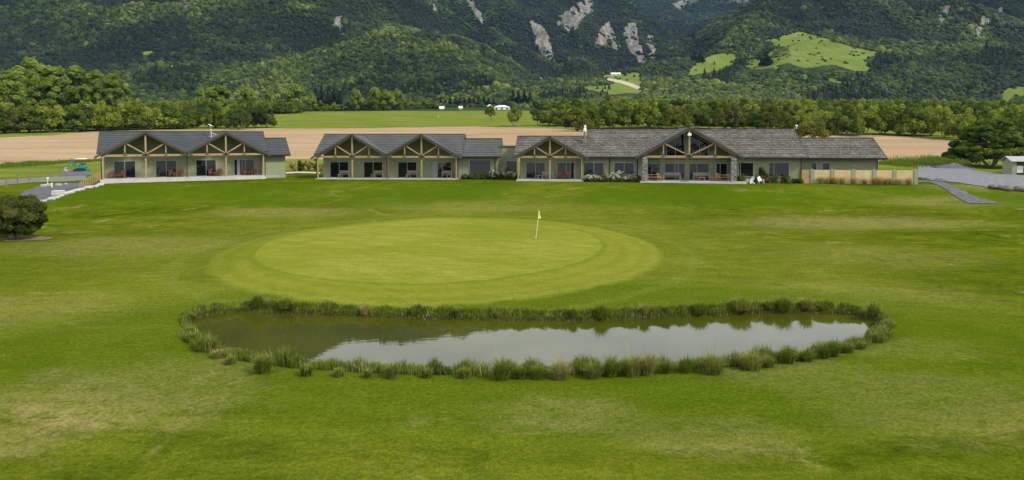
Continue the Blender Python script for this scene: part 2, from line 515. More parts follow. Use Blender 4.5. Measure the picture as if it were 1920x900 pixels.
    # faint circular tracks outside the green
    tr = M('MULTIPLY', M('MULTIPLY', band(M('SINE', M('MULTIPLY', dg, 40.0)), 0.2, 1.0), band(dg, 1.35, 1.05)), M('SUBTRACT', 1.0, gmask))
    col = mixc(n, l, M('MULTIPLY', tr, 0.30), col, (0.13, 0.165, 0.03))
    # pasture beyond the buildings
    past = ramp(n, [(0.36, (0.088, 0.122, 0.016)), (0.5, (0.118, 0.150, 0.022)), (0.64, (0.155, 0.175, 0.038))])
    l.new(noise(0.12, 5, 0.6, 0.35, 1.4, 0.5, 3), past.inputs[0])
    col = mixc(n, l, band(Y, 104, 118), col, past.outputs[0])
    # stubble field
    sn = noise(0.055, 6, 0.62, 0.25, 2.2, 0.6, 17)
    bf = ramp(n, [(0.33, (0.215, 0.150, 0.085)), (0.48, (0.285, 0.205, 0.120)), (0.66, (0.36, 0.27, 0.17))])
    l.new(M('ADD', M('MULTIPLY', sn, 0.7), M('MULTIPLY', noise(0.9, 4, 0.7, 0.3, 1.5), 0.3)), bf.inputs[0])
    col = mixc(n, l, band(asep.outputs[0], 0.2, 0.8), col, bf.outputs[0])
    # small scale grain
    gr = ramp(n, [(0.36, 0.55), (0.5, 0.98), (0.64, 1.5)]); l.new(M('ADD', M('MULTIPLY', fine, 0.5), M('MULTIPLY', blade, 0.5)), gr.inputs[0])
    gstr = M('ADD', 0.45, M('MULTIPLY', band(dg, 0.9, 1.1), 0.55))
    grc = mixc(n, l, gstr, (1, 1, 1), gr.outputs[0])
    col = mixc(n, l, 1.0, col, grc, 'MULTIPLY')
    # bare soil on the pond bank
    below = band(sep.outputs[2], -0.16, -0.30)
    col = mixc(n, l, below, col, mixc(n, l, fine, (0.02, 0.02, 0.008), (0.06, 0.045, 0.02)))
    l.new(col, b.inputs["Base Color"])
    b.inputs["Roughness"].default_value = 1.0
    b.inputs["Specular IOR Level"].default_value = 0.0
    bp = N(n, "ShaderNodeBump", Strength=0.55, Distance=0.05)
    l.new(M('ADD', M('ADD', fine, blade), M('MULTIPLY', clump, 1.5)), bp.inputs["Height"])
    l.new(bp.outputs[0], b.inputs["Normal"])
    return m

def hill_material():
    m, n, l, b = mat("hill_scrub")
    geo = N(n, "ShaderNodeNewGeometry"); pos = geo.outputs["Position"]
    att = N(n, "ShaderNodeAttribute", attribute_name="zone")
    asep = N(n, "ShaderNodeSeparateColor"); l.new(att.outputs["Color"], asep.inputs[0])
    t = N(n, "ShaderNodeTexNoise", Scale=0.06, Detail=8, Roughness=0.7); l.new(pos, t.inputs["Vector"])
    c = ramp(n, [(0.35, (0.014, 0.026, 0.006)), (0.65, (0.04, 0.065, 0.014))]); l.new(t.outputs["Fac"], c.inputs[0])
    t2 = N(n, "ShaderNodeTexNoise", Scale=0.03, Detail=8, Roughness=0.68); l.new(pos, t2.inputs["Vector"])
    p = ramp(n, [(0.3, (0.085, 0.135, 0.016)), (0.5, (0.125, 0.175, 0.024)), (0.68, (0.17, 0.19, 0.05))]); l.new(t2.outputs["Fac"], p.inputs[0])
    t3 = N(n, "ShaderNodeTexNoise", Scale=0.05, Detail=9, Roughness=0.75)
    mp = N(n, "ShaderNodeMapping"); mp.inputs["Scale"].default_value = (1.6, 0.6, 0.35); l.new(pos, mp.inputs[0]); l.new(mp.outputs[0], t3.inputs["Vector"])
    s = ramp(n, [(0.36, (0.055, 0.050, 0.040)), (0.5, (0.150, 0.140, 0.120)), (0.64, (0.29, 0.265, 0.23))]); l.new(t3.outputs["Fac"], s.inputs[0])
    def sharp(o):
        mr = N(n, "ShaderNodeMapRange"); l.new(o, mr.inputs[0]); mr.inputs[1].default_value = 0.3; mr.inputs[2].default_value = 0.7; return mr.outputs[0]
    col = mixc(n, l, sharp(asep.outputs[2]), c.outputs[0], p.outputs[0])
    col = mixc(n, l, sharp(asep.outputs[1]), col, s.outputs[0])
    col = mixc(n, l, sharp(att.outputs["Alpha"]), col, (0.42, 0.38, 0.28))
    l.new(col, b.inputs["Base Color"])
    b.inputs["Roughness"].default_value = 0.9
    b.inputs["Specular IOR Level"].default_value = 0.1
    bp = N(n, "ShaderNodeBump", Strength=0.9, Distance=6.0); l.new(t3.outputs["Fac"], bp.inputs["Height"]); l.new(bp.outputs[0], b.inputs["Normal"])
    return m

M_GROUND, M_HILL = ground_material(), hill_material()
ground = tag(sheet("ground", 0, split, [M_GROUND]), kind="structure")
hills = tag(sheet("hills", split, nr - 1, [M_HILL]), kind="structure")

# ---- pond water
def water():
    m, n, l, b = mat("pond_water")
    t = N(n, "ShaderNodeTexNoise", Scale=0.25, Detail=4, Roughness=0.6)
    geo = N(n, "ShaderNodeNewGeometry"); l.new(geo.outputs["Position"], t.inputs["Vector"])
    c = ramp(n, [(0.35, (0.034, 0.040, 0.003)), (0.65, (0.056, 0.058, 0.005))]); l.new(t.outputs["Fac"], c.inputs[0])
    l.new(c.outputs[0], b.inputs["Base Color"])
    b.inputs["Roughness"].default_value = 0.015
    b.inputs["IOR"].default_value = 1.33
    b.inputs["Specular IOR Level"].default_value = 0.9
    mp = N(n, "ShaderNodeMapping"); mp.inputs["Scale"].default_value = (0.8, 2.2, 1); l.new(geo.outputs["Position"], mp.inputs[0])
    t2 = N(n, "ShaderNodeTexNoise", Scale=2.2, Detail=3, Roughness=0.5); l.new(mp.outputs[0], t2.inputs["Vector"])
    bp = N(n, "ShaderNodeBump", Strength=0.012, Distance=0.05); l.new(t2.outputs["Fac"], bp.inputs["Height"]); l.new(bp.outputs[0], b.inputs["Normal"])
    bm = bmesh.new()
    cx = sum(p[0] for p in pond_w) / len(pond_w); cy = sum(p[1] for p in pond_w) / len(pond_w)
    vs = [bm.verts.new((cx + (x - cx) * 1.02, cy + (y - cy) * 1.06, WATER_Z)) for x, y in pond_w]
    bm.faces.new(vs)
    bmesh.ops.recalc_face_normals(bm, faces=bm.faces)
    if bm.faces[:][0].normal.z < 0: bmesh.ops.reverse_faces(bm, faces=bm.faces)
    me = bpy.data.meshes.new("water"); bm.to_mesh(me); bm.free(); me.materials.append(m)
    return tag(add("water", me), kind="structure")
water()

# ------------------------------------------------------------------ hillside forest: one mass nobody could count
def blob(seed, flat=1.0):
    bm = bmesh.new()
    bmesh.ops.create_icosphere(bm, subdivisions=3, radius=1.0)
    r_ = np.random.default_rng(seed)
    cs = r_.normal(size=(11, 3)); cs /= np.linalg.norm(cs, axis=1)[:, None]; cs[:, 2] = np.abs(cs[:, 2])
    for v in bm.verts:
        d = np.array(v.co.normalized())
        k = 0.62 + 0.42 * max(0.0, float(np.max(cs @ d)) - 0.62) / 0.38 + 0.16 * (r_.random() - 0.5)
        v.co = Vector((d[0] * k, d[1] * k, (d[2] * k * flat) if d[2] > 0 else d[2] * k * 0.7))
    me = bpy.data.meshes.new("forest_crown"); bm.to_mesh(me); bm.free()
    return me

def cone(seed):
    bm = bmesh.new()
    r_ = np.random.default_rng(seed)
    rows = 9
    for i in range(rows):
        z0 = i / rows * 2.3; rr = 0.72 * (1 - i / rows) ** 0.8 + 0.06
        k = 11; ring = []
        for j in range(k):
            a = 2 * math.pi * (j + (i % 2) * .5) / k; q = rr * r_.uniform(0.75, 1.15)
            ring.append(bm.verts.new((math.cos(a) * q, math.sin(a) * q, z0 - 0.12 * r_.random())))
        top = bm.verts.new((0, 0, z0 + 0.55))
        for j in range(k): bm.faces.new((ring[j], ring[(j + 1) % k], top))
    me = bpy.data.meshes.new("forest_cone"); bm.to_mesh(me); bm.free()
    return me

def forest_material():
    m, n, l, b = mat("forest_leaves")
    oi = N(n, "ShaderNodeObjectInfo")
    att = N(n, "ShaderNodeAttribute", attribute_name="tone", attribute_type='INSTANCER')
    v = math_(n, l, 'ADD', att.outputs["Fac"], math_(n, l, 'MULTIPLY', math_(n, l, 'SUBTRACT', oi.outputs["Random"], 0.5), 0.62))
    c = ramp(n, [(0.0, (0.004, 0.010, 0.006)), (0.22, (0.010, 0.021, 0.007)), (0.45, (0.022, 0.040, 0.008)), (0.68, (0.044, 0.069, 0.010)), (0.88, (0.085, 0.110, 0.016)), (1.0, (0.135, 0.145, 0.028))])
    l.new(v, c.inputs[0])
    tc = N(n, "ShaderNodeTexCoord")
    t = N(n, "ShaderNodeTexNoise", Scale=3.5, Detail=4, Roughness=0.7); l.new(tc.outputs["Object"], t.inputs["Vector"])
    r2 = ramp(n, [(0.32, 0.55), (0.68, 1.5)]); l.new(t.outputs["Fac"], r2.inputs[0])
    col = mixc(n, l, 1.0, c.outputs[0], r2.outputs[0], 'MULTIPLY')
    l.new(col, b.inputs["Base Color"]); b.inputs["Roughness"].default_value = 0.8; b.inputs["Specular IOR Level"].default_value = 0.2
    return m
M_FOREST = forest_material()

def build_forest():
    # candidate points on the visible slopes
    rF = np.random.default_rng(3)
    n = 1500000
    u = rF.random(n)
    Yr = np.exp(np.log(590) + u * (np.log(4800) - np.log(590)))
    A = (rF.random(n) * 86 - 43) * math.pi / 180
    X, Y = Yr * np.sin(A), Yr * np.cos(A)
    Z = g(X, Y)
    pl = plain(X, Y)
    b_, s_, p_, t_ = zones(X, Y, Z)
    up = (Z - pl) > 1.0
    edge = (Y > 610)
    # visibility along each bearing
    el = (Z - CAM_H) / Yr
    elgrid = (GZ - CAM_H) / RR
    vmax = np.maximum.accumulate(elgrid, axis=0)
    ai = np.clip(((A * 180 / math.pi + 44) / 0.115).astype(int), 0, 765)
    ri = np.clip(np.searchsorted(rad, Yr) - 2, 0, nr - 1)
    vis = (el + 14.0 / Yr) > vmax[ri, ai]
    for up_ in (4.0, 8.0):
        b2_, s2_, p2_, t2_ = zones(X, Y, Z + up_); p_ = p_ | (p2_ & (Y < 1100)); s_ = s_ | (s2_ & (Y > 1300)); t_ = t_ | t2_
    spar = rF.random(n) < 0.004
    sel = edge & vis & ~s_ & ~t_ & (~p_ | spar) & (up | (Y > 640))
    # thin by density: spacing grows with distance
    sp_ = 4.0 + (Yr - 600) / 3600 * 8.0
    cell = {}
    order = np.nonzero(sel)[0]
    gx = np.floor(X[order] / (sp_[order] * 0.8)).astype(int); gy = np.floor(Y[order] / (sp_[order] * 0.8)).astype(int)
    lvl = (sp_[order] * 2).astype(int)
    sp_q = lvl / 2.0
    gx = np.floor(X[order] / (sp_q * 0.8)).astype(np.int64); gy = np.floor(Y[order] / (sp_q * 0.8)).astype(np.int64)
    key = (gx + 100000) * 1000003 + (gy + 100000) * 31 + lvl
    _, first = np.unique(key, return_index=True)
    k = order[first]
    X, Y, Z, S = X[k], Y[k], Z[k], sp_[k]
    pad = p_[k]
    lone = pad
    tone = 0.36 + 0.22 * fbm(X / 90, Y / 90, 4, 91) + 0.25 * pnoise(X / 400, Y / 400, 92)
    hgt = Z - plain(X, Y)
    tone = tone + 0.85 * (ridged(X / 420.0, Y / 420.0, 5, 11) - 0.60) * sstep(10, 60, hgt)  # relief shading painted into crown tone: gullies darker, ridge tops lighter
    tone = tone + 0.50 * (ridged(X / 130.0, Y / 130.0, 3, 23) - 0.62) * sstep(10, 60, hgt) + 0.25 * (rF.random(len(k)) < 0.06)  # finer painted relief, plus a few random bright crowns
    tone = tone + 0.12 * (1 - sstep(900, 1300, Y)) - 0.22 * sstep(1150, 1700, Y) - 0.10 * sstep(-300, -900, X) * sstep(1000, 1400, Y)  # near spurs paler, far and upper-left slopes darker: shading put into the tone
    size = S * 0.60 * (0.55 + 0.85 * rF.random(len(k)) ** 1.5)
    con = (pnoise(X / 120, Y / 120, 95) > 0.42) & (rF.random(len(k)) < 0.55)
    tone = np.where(con, tone * 0.25, tone)
    size = size * np.where(rF.random(len(k)) < 0.04, 1.7, 1.0)
    size = np.where(lone, 2.2, size)
    kind = np.where(con, 5, rF.integers(0, 5, len(k)))
    print("forest instances", len(k))
    me = bpy.data.meshes.new("hillside_forest")
    me.vertices.add(len(k))
    me.vertices.foreach_set("co", np.stack([X, Y, Z - 0.1 * size], -1).astype(np.float32).ravel())
    for nm, arr in (("tone", tone), ("size", size), ("rot", rF.random(len(k)) * 6.28)):
        a = me.attributes.new(nm, 'FLOAT', 'POINT'); a.data.foreach_set("value", arr.astype(np.float32))
    a = me.attributes.new("kindi", 'INT', 'POINT'); a.data.foreach_set("value", kind.astype(np.int32))
    o = tag(add("hillside_forest", me), "dense green bush and scrub covering the mountain slopes", "forest", kind="stuff")
    pc = bpy.data.collections.new("forest_prototypes")
    for i in range(6):
        pm = blob(100 + i, 0.95 + 0.12 * i) if i < 5 else cone(9)
        pm.materials.append(M_FOREST)
        pc.objects.link(bpy.data.objects.new("forest_crown_%d" % i, pm))
    ng = bpy.data.node_groups.new("forest_scatter", 'GeometryNodeTree')
    ng.interface.new_socket("Geometry", in_out='INPUT', socket_type='NodeSocketGeometry')
    ng.interface.new_socket("Geometry", in_out='OUTPUT', socket_type='NodeSocketGeometry')
    nn, ll = ng.nodes, ng.links
    gi = nn.new("NodeGroupInput"); go = nn.new("NodeGroupOutput")
    ci = nn.new("GeometryNodeCollectionInfo"); ci.inputs[0].default_value = pc
    ci.inputs["Separate Children"].default_value = True; ci.inputs["Reset Children"].default_value = True
    ip = nn.new("GeometryNodeInstanceOnPoints"); ip.inputs["Pick Instance"].default_value = True
    def named(nm, typ):
        q = nn.new("GeometryNodeInputNamedAttribute"); q.data_type = typ; q.inputs[0].default_value = nm; return q
    s = named("size", 'FLOAT'); r = named("rot", 'FLOAT'); kd = named("kindi", 'INT')
    cb = nn.new("ShaderNodeCombineXYZ"); ll.new(r.outputs[0], cb.inputs[2])
    e2r = nn.new("FunctionNodeEulerToRotation"); ll.new(cb.outputs[0], e2r.inputs[0])
    ll.new(gi.outputs[0], ip.inputs["Points"]); ll.new(ci.outputs[0], ip.inputs["Instance"])
    ll.new(kd.outputs[0], ip.inputs["Instance Index"]); ll.new(e2r.outputs[0], ip.inputs["Rotation"]); ll.new(s.outputs[0], ip.inputs["Scale"])
    ll.new(ip.outputs[0], go.inputs[0])
    md = o.modifiers.new("scatter", 'NODES'); md.node_group = ng
if not globals().get("NOFOREST"): build_forest()

# ------------------------------------------------------------------ air
def haze():
    m = bpy.data.materials.new("haze_air"); m.use_nodes = True
    n, l = m.node_tree.nodes, m.node_tree.links; n.clear()
    o = n.new("ShaderNodeOutputMaterial"); v = n.new("ShaderNodeVolumePrincipled")
    v.inputs["Color"].default_value = (0.34, 0.62, 1.0, 1); v.inputs["Density"].default_value = HAZE_D; v.inputs["Anisotropy"].default_value = 0.0
    l.new(v.outputs[0], o.inputs["Volume"])
    bm = bmesh.new(); bmesh.ops.create_cube(bm, size=1.0)
    bmesh.ops.scale(bm, verts=bm.verts, vec=(11000, 11000, 1400)); bmesh.ops.translate(bm, verts=bm.verts, vec=(0, 0, 700 - 6))
    me = bpy.data.meshes.new("haze"); bm.to_mesh(me); bm.free(); me.materials.append(m)
    tag(add("haze", me), "thin blue haze between the lodge and the mountains", "haze", kind="stuff")
HAZE_D = 0.000026
haze()

def shade_clouds():  # unseen cloud lumps added toward the sun, only to darken the hills
    r_ = np.random.default_rng(31); bm = bmesh.new(); d = sdir / sdir.z
    for (tx, ty, tz, sx, sy) in ((-1000, 1750, 330, 620, 480), (1250, 1950, 330, 520, 420), (300, 2700, 350, 520, 380), (-60, -500, 0, 240, 200)):
        cz = 1750.0; c = Vector((tx, ty, tz)) + d * (cz - tz)
        for k in range(16):
            a = r_.random() * 6.283; q = math.sqrt(r_.random())
            p = Vector((c.x + math.cos(a) * q * sx * .8, c.y + math.sin(a) * q * sy * .8, cz + r_.normal() * 25)); rr = r_.uniform(0.22, 0.42)
            bmesh.ops.create_icosphere(bm, subdivisions=3, radius=1.0, matrix=Matrix.Translation(p) @ Matrix.Diagonal((sx * rr, sy * rr, 70 + 60 * r_.random(), 1)))
    for v in bm.verts: v.co += Vector(r_.normal(size=3)) * 5.0
    me = bpy.data.meshes.new("shade_clouds"); bm.to_mesh(me); bm.free()
    me.materials.append(M_SHADE_CLOUD)
    for p in me.polygons: p.use_smooth = True
    tag(add("shade_clouds", me), "unseen white cloud lumps added to shade the hills", "shade_clouds", kind="stuff")
M_SHADE_CLOUD, _n, _l, _b = mat("shade_cloud_white"); _b.inputs["Base Color"].default_value = (0.8, 0.8, 0.82, 1); _b.inputs["Roughness"].default_value = 1.0
shade_clouds()
# ------------------------------------------------------------------ mesh gatherer
class MB:
    def __init__(self): self.v = []; self.f = []; self.uv = {}
    def quad(self, a, b, c, d, uv=None):
        i = len(self.v); self.v += [tuple(a), tuple(b), tuple(c), tuple(d)]; self.f.append((i, i + 1, i + 2, i + 3))
        if uv: self.uv[len(self.f) - 1] = uv
    def poly(self, pts, uv=None):
        i = len(self.v); self.v += [tuple(p) for p in pts]; self.f.append(tuple(range(i, i + len(pts))))
        if uv: self.uv[len(self.f) - 1] = uv
    def box(self, x0, x1, y0, y1, z0, z1):
        i = len(self.v)
        self.v += [(x0,y0,z0),(x1,y0,z0),(x1,y1,z0),(x0,y1,z0),(x0,y0,z1),(x1,y0,z1),(x1,y1,z1),(x0,y1,z1)]
        self.f += [tuple(i + k for k in q) for q in ((0,3,2,1),(4,5,6,7),(0,1,5,4),(1,2,6,5),(2,3,7,6),(3,0,4,7))]
    def bar(self, a, b, w, h=None, up=(0, 0, 1)):
        """rectangular bar from a to b"""
        h = w if h is None else h
        a = Vector(a); b = Vector(b); d = (b - a).normalized(); upv = Vector(up)
        if abs(d.dot(upv)) > 0.95: upv = Vector((0, 1, 0))
        s = d.cross(upv).normalized(); u = s.cross(d).normalized()
        i = len(self.v)
        for p in (a, b):
            for ss, uu in ((-1, -1), (1, -1), (1, 1), (-1, 1)):
                self.v.append(tuple(p + s * ss * w / 2 + u * uu * h / 2))
        self.f += [tuple(i + k for k in q) for q in ((0,1,2,3),(7,6,5,4),(0,4,5,1),(1,5,6,2),(2,6,7,3),(3,7,4,0))]
    def tube(self, pts, radii, n=7, cap=True):
        prev = None; pts = [Vector(p) for p in pts]
        if not hasattr(radii, '__len__'): radii = [radii] * len(pts)
        for k, p in enumerate(pts):
            d = (pts[min(k + 1, len(pts) - 1)] - pts[max(k - 1, 0)])
            d = d.normalized() if d.length > 1e-9 else Vector((0, 0, 1))
            s = d.cross(Vector((0, 0, 1)) if abs(d.z) < 0.9 else Vector((1, 0, 0))).normalized(); u = s.cross(d)
            i = len(self.v)
            for j in range(n):
                a = 2 * math.pi * j / n
                self.v.append(tuple(p + (s * math.cos(a) + u * math.sin(a)) * radii[k]))
            if prev is not None:
                for j in range(n): self.f.append((prev + j, prev + (j + 1) % n, i + (j + 1) % n, i + j))
            elif cap: self.f.append(tuple(i + j for j in range(n)))
            prev = i
        if cap: self.f.append(tuple(prev + j for j in reversed(range(n))))
    def prism(self, outline, y0, y1):
        """outline of (x, z) pushed along y"""
        n = len(outline); i = len(self.v)
        self.v += [(x, y0, z) for x, z in outline] + [(x, y1, z) for x, z in outline]
        self.f.append(tuple(i + k for k in range(n))); self.f.append(tuple(i + n + k for k in reversed(range(n))))
        for k in range(n): self.f.append((i + k, i + n + k, i + n + (k + 1) % n, i + (k + 1) % n))
    def xprism(self, outline, x0, x1):
        n = len(outline); i = len(self.v)
        self.v += [(x0, y, z) for y, z in outline] + [(x1, y, z) for y, z in outline]
        self.f.append(tuple(i + k for k in reversed(range(n)))); self.f.append(tuple(i + n + k for k in range(n)))
        for k in range(n): self.f.append((i + k, i + (k + 1) % n, i + n + (k + 1) % n, i + n + k))
    def build(self, name, material, parent=None, bevel=0.0, smooth=False, fixn=True, loc=None):
        me = bpy.data.meshes.new(name)
        me.from_pydata(self.v, [], self.f)
        me.materials.append(material)
        if self.uv:
            ul = me.uv_layers.new(name="UVMap")
            for fi, uv in self.uv.items():
                p = me.polygons[fi]
                for li, c in zip(p.loop_indices, uv): ul.data[li].uv = c
        if bevel or fixn:
            bm = bmesh.new(); bm.from_mesh(me)
            if bevel:
                bmesh.ops.bevel(bm, geom=bm.edges[:], offset=bevel, segments=1, affect='EDGES')
            if fixn: bmesh.ops.recalc_face_normals(bm, faces=bm.faces)
            bm.to_mesh(me); bm.free()
        if smooth:
            for p in me.polygons: p.use_smooth = True
        me.update()
        return add(name, me, parent, loc)

# ------------------------------------------------------------------ simple surface materials
def m_simple(name, c1, c2, scale=4.0, rough=0.7, bump=0.0, sx=(1, 1, 1), spec=0.3, detail=5, metallic=0.0, coord="Object"):
    m, n, l, b = mat(name)
    tc = N(n, "ShaderNodeTexCoord"); mp = N(n, "ShaderNodeMapping"); mp.inputs["Scale"].default_value = sx
    l.new(tc.outputs[coord], mp.inputs[0])
    t = N(n, "ShaderNodeTexNoise", Scale=scale, Detail=detail, Roughness=0.65); l.new(mp.outputs[0], t.inputs["Vector"])
    r = ramp(n, [(0.3, c1), (0.7, c2)]); l.new(t.outputs["Fac"], r.inputs[0]); l.new(r.outputs[0], b.inputs["Base Color"])
    b.inputs["Roughness"].default_value = rough; b.inputs["Specular IOR Level"].default_value = spec; b.inputs["Metallic"].default_value = metallic
    if bump:
        bp = N(n, "ShaderNodeBump", Strength=bump, Distance=0.02); l.new(t.outputs["Fac"], bp.inputs["Height"]); l.new(bp.outputs[0], b.inputs["Normal"])
    return m

def m_boards(name, c1, c2, axis, pitch, depth=0.012, rough=0.7):
    """painted boards: a repeating groove across one local axis"""
    m, n, l, b = mat(name)
    tc = N(n, "ShaderNodeTexCoord"); sep = N(n, "ShaderNodeSeparateXYZ"); l.new(tc.outputs["Object"], sep.inputs[0])
    v = sep.outputs[axis]
    fr = math_(n, l, 'FRACT', math_(n, l, 'DIVIDE', v, pitch))
    t = N(n, "ShaderNodeTexNoise", Scale=1.3, Detail=6, Roughness=0.7); l.new(tc.outputs["Object"], t.inputs["Vector"])
    r = ramp(n, [(0.3, c1), (0.7, c2)]); l.new(t.outputs["Fac"], r.inputs[0])
    if axis == 2: h = fr
    else:
        h = ramp(n, [(0.0, 0.0), (0.06, 1.0), (0.94, 1.0), (1.0, 0.0)]); l.new(fr, h.inputs[0]); h = h.outputs[0]
    l.new(r.outputs[0], b.inputs["Base Color"]); b.inputs["Roughness"].default_value = rough; b.inputs["Specular IOR Level"].default_value = 0.25
    bp = N(n, "ShaderNodeBump", Strength=1.0, Distance=depth)
    if axis == 2: h = math_(n, l, 'SUBTRACT', 1.0, h)
    l.new(h, bp.inputs["Height"]); l.new(bp.outputs[0], b.inputs["Normal"])
    return m

def m_roof(name, cols, weather, joint, tw=0.33):
    m, n, l, b = mat(name)
    uv = N(n, "ShaderNodeUVMap"); tc = N(n, "ShaderNodeTexCoord")
    br = N(n, "ShaderNodeTexBrick"); l.new(uv.outputs[0], br.inputs["Vector"])
    br.inputs["Scale"].default_value = 1.0; br.inputs["Brick Width"].default_value = tw; br.inputs["Row Height"].default_value = 0.44
    br.inputs["Mortar Size"].default_value = 0.03; br.inputs["Mortar Smooth"].default_value = 0.3; br.inputs["Bias"].default_value = 0.0
    br.inputs["Color1"].default_value = (0, 0, 0, 1); br.inputs["Color2"].default_value = (1, 1, 1, 1); br.inputs["Mortar"].default_value = (0.5, 0.5, 0.5, 1)
    bw = N(n, "ShaderNodeRGBToBW"); l.new(br.outputs["Color"], bw.inputs[0])
    t = N(n, "ShaderNodeTexNoise", Scale=0.55, Detail=7, Roughness=0.72); l.new(tc.outputs["Object"], t.inputs["Vector"])
    t2 = N(n, "ShaderNodeTexNoise", Scale=9.0, Detail=3, Roughness=0.7); l.new(tc.outputs["Object"], t2.inputs["Vector"])
    v = math_(n, l, 'ADD', math_(n, l, 'MULTIPLY', bw.outputs[0], weather), math_(n, l, 'ADD', math_(n, l, 'MULTIPLY', t.outputs["Fac"], 0.75 - weather * .5), math_(n, l, 'MULTIPLY', t2.outputs["Fac"], 0.25)))
    r = ramp(n, cols); l.new(v, r.inputs[0])
    col = mixc(n, l, math_(n, l, 'MULTIPLY', br.outputs["Fac"], joint), r.outputs[0], (0.015, 0.015, 0.014))
    l.new(col, b.inputs["Base Color"]); b.inputs["Roughness"].default_value = 0.65; b.inputs["Specular IOR Level"].default_value = 0.3
    return m

M_WALL = m_boards("sage_wall_boards", (0.20, 0.215, 0.125), (0.235, 0.25, 0.15), 0, 0.30)
M_WEATHER = m_boards("sage_weatherboards", (0.20, 0.22, 0.125), (0.24, 0.26, 0.155), 2, 0.20, 0.03)
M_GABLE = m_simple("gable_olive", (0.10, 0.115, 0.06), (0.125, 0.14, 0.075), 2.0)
M_ROOF1 = m_roof("slate_grey_tiles", [(0.30, (0.034, 0.040, 0.044)), (0.55, (0.055, 0.062, 0.066)), (0.8, (0.085, 0.092, 0.095))], 0.10, 0.8)
M_ROOF2 = m_roof("grey_green_tiles", [(0.30, (0.048, 0.055, 0.053)), (0.55, (0.080, 0.088, 0.083)), (0.8, (0.13, 0.137, 0.126))], 0.14, 0.8)
M_ROOF3 = m_roof("weathered_shingles", [(0.30, (0.034, 0.029, 0.021)), (0.50, (0.085, 0.080, 0.067)), (0.68, (0.135, 0.130, 0.112)), (0.9, (0.24, 0.235, 0.205))], 0.34, 0.85, 0.28)
M_FASCIA = m_simple("fascia_dark", (0.045, 0.048, 0.04), (0.06, 0.062, 0.052), 3, 0.5)
M_GUTTER = m_simple("gutter_brown", (0.014, 0.012, 0.010), (0.022, 0.018, 0.015), 3, 0.4)
M_SOFFIT = m_simple("soffit_olive", (0.16, 0.15, 0.085), (0.20, 0.185, 0.11), 3)
M_TIMBER = m_simple("pale_timber", (0.25, 0.18, 0.085), (0.36, 0.27, 0.135), 3.0, 0.6, 0.2, (1, 1, 1))
M_STEEL = m_simple("black_bracket", (0.01, 0.01, 0.01), (0.02, 0.02, 0.02), 5, 0.5)
M_ALU = m_simple("window_frame_aluminium", (0.30, 0.33, 0.27), (0.36, 0.39, 0.33), 5, 0.4)
M_CONC = m_simple("pale_concrete", (0.34, 0.33, 0.305), (0.47, 0.46, 0.43), 1.3, 0.8, 0.1)
M_CONC2 = m_simple("weathered_concrete", (0.24, 0.235, 0.22), (0.36, 0.35, 0.33), 1.0, 0.85, 0.1)
M_WHITE = m_simple("white_paint", (0.72, 0.72, 0.70), (0.80, 0.80, 0.78), 6, 0.5)
M_CURTAIN = m_simple("grey_curtain", (0.20, 0.20, 0.22), (0.36, 0.36, 0.38), 3.0, 0.9, 0.0, (9, 1, 0.2))
M_REDWOOD = m_simple("oiled_hardwood", (0.17, 0.060, 0.024), (0.27, 0.105, 0.045), 5, 0.5)
M_GREYWOOD = m_simple("silvered_wood", (0.26, 0.21, 0.165), (0.40, 0.34, 0.27), 5, 0.75)
M_HONEY = m_simple("honey_pine", (0.34, 0.19, 0.075), (0.46, 0.28, 0.13), 5, 0.6)
M_DECKRED = m_simple("red_brown_deck", (0.12, 0.042, 0.018), (0.20, 0.075, 0.034), 4, 0.65)

def m_glass():
    m, n, l, b = mat("dark_window_glass")
    b.inputs["Base Color"].default_value = (0.008, 0.010, 0.011, 1)
    b.inputs["Roughness"].default_value = 0.02
    b.inputs["Specular IOR Level"].default_value = 0.36
    b.inputs["IOR"].default_value = 1.5
    b.inputs["Coat Weight"].default_value = 0.0
    b.inputs["Coat Roughness"].default_value = 0.02
    t = N(n, "ShaderNodeTexNoise", Scale=0.9, Detail=2); tc = N(n, "ShaderNodeTexCoord"); l.new(tc.outputs["Object"], t.inputs["Vector"])
    bp = N(n, "ShaderNodeBump", Strength=0.05, Distance=0.2); l.new(t.outputs["Fac"], bp.inputs["Height"]); l.new(bp.outputs[0], b.inputs["Normal"])
    return m
M_GLASS = m_glass()

def m_stone():
    m, n, l, b = mat("stacked_stone")
    tc = N(n, "ShaderNodeTexCoord"); mp = N(n, "ShaderNodeMapping"); mp.inputs["Scale"].default_value = (3.2, 3.2, 8.5); l.new(tc.outputs["Object"], mp.inputs[0])
    v = N(n, "ShaderNodeTexVoronoi", Scale=1.0); l.new(mp.outputs[0], v.inputs["Vector"])
    ve = N(n, "ShaderNodeTexVoronoi", Scale=1.0, feature='DISTANCE_TO_EDGE'); l.new(mp.outputs[0], ve.inputs["Vector"])
    bw = N(n, "ShaderNodeRGBToBW"); l.new(v.outputs["Color"], bw.inputs[0])
    r = ramp(n, [(0.1, (0.09, 0.09, 0.09)), (0.5, (0.21, 0.21, 0.205)), (0.9, (0.36, 0.35, 0.33))]); l.new(bw.outputs[0], r.inputs[0])
    e = ramp(n, [(0.0, 0.0), (0.10, 1.0)]); l.new(ve.outputs["Distance"], e.inputs[0])
    col = mixc(n, l, e.outputs[0], (0.02, 0.02, 0.02), r.outputs[0]); l.new(col, b.inputs["Base Color"]); b.inputs["Roughness"].default_value = 0.85
    bp = N(n, "ShaderNodeBump", Strength=1.0, Distance=0.06); l.new(e.outputs[0], bp.inputs["Height"]); l.new(bp.outputs[0], b.inputs["Normal"])
    return m
M_STONE = m_stone()

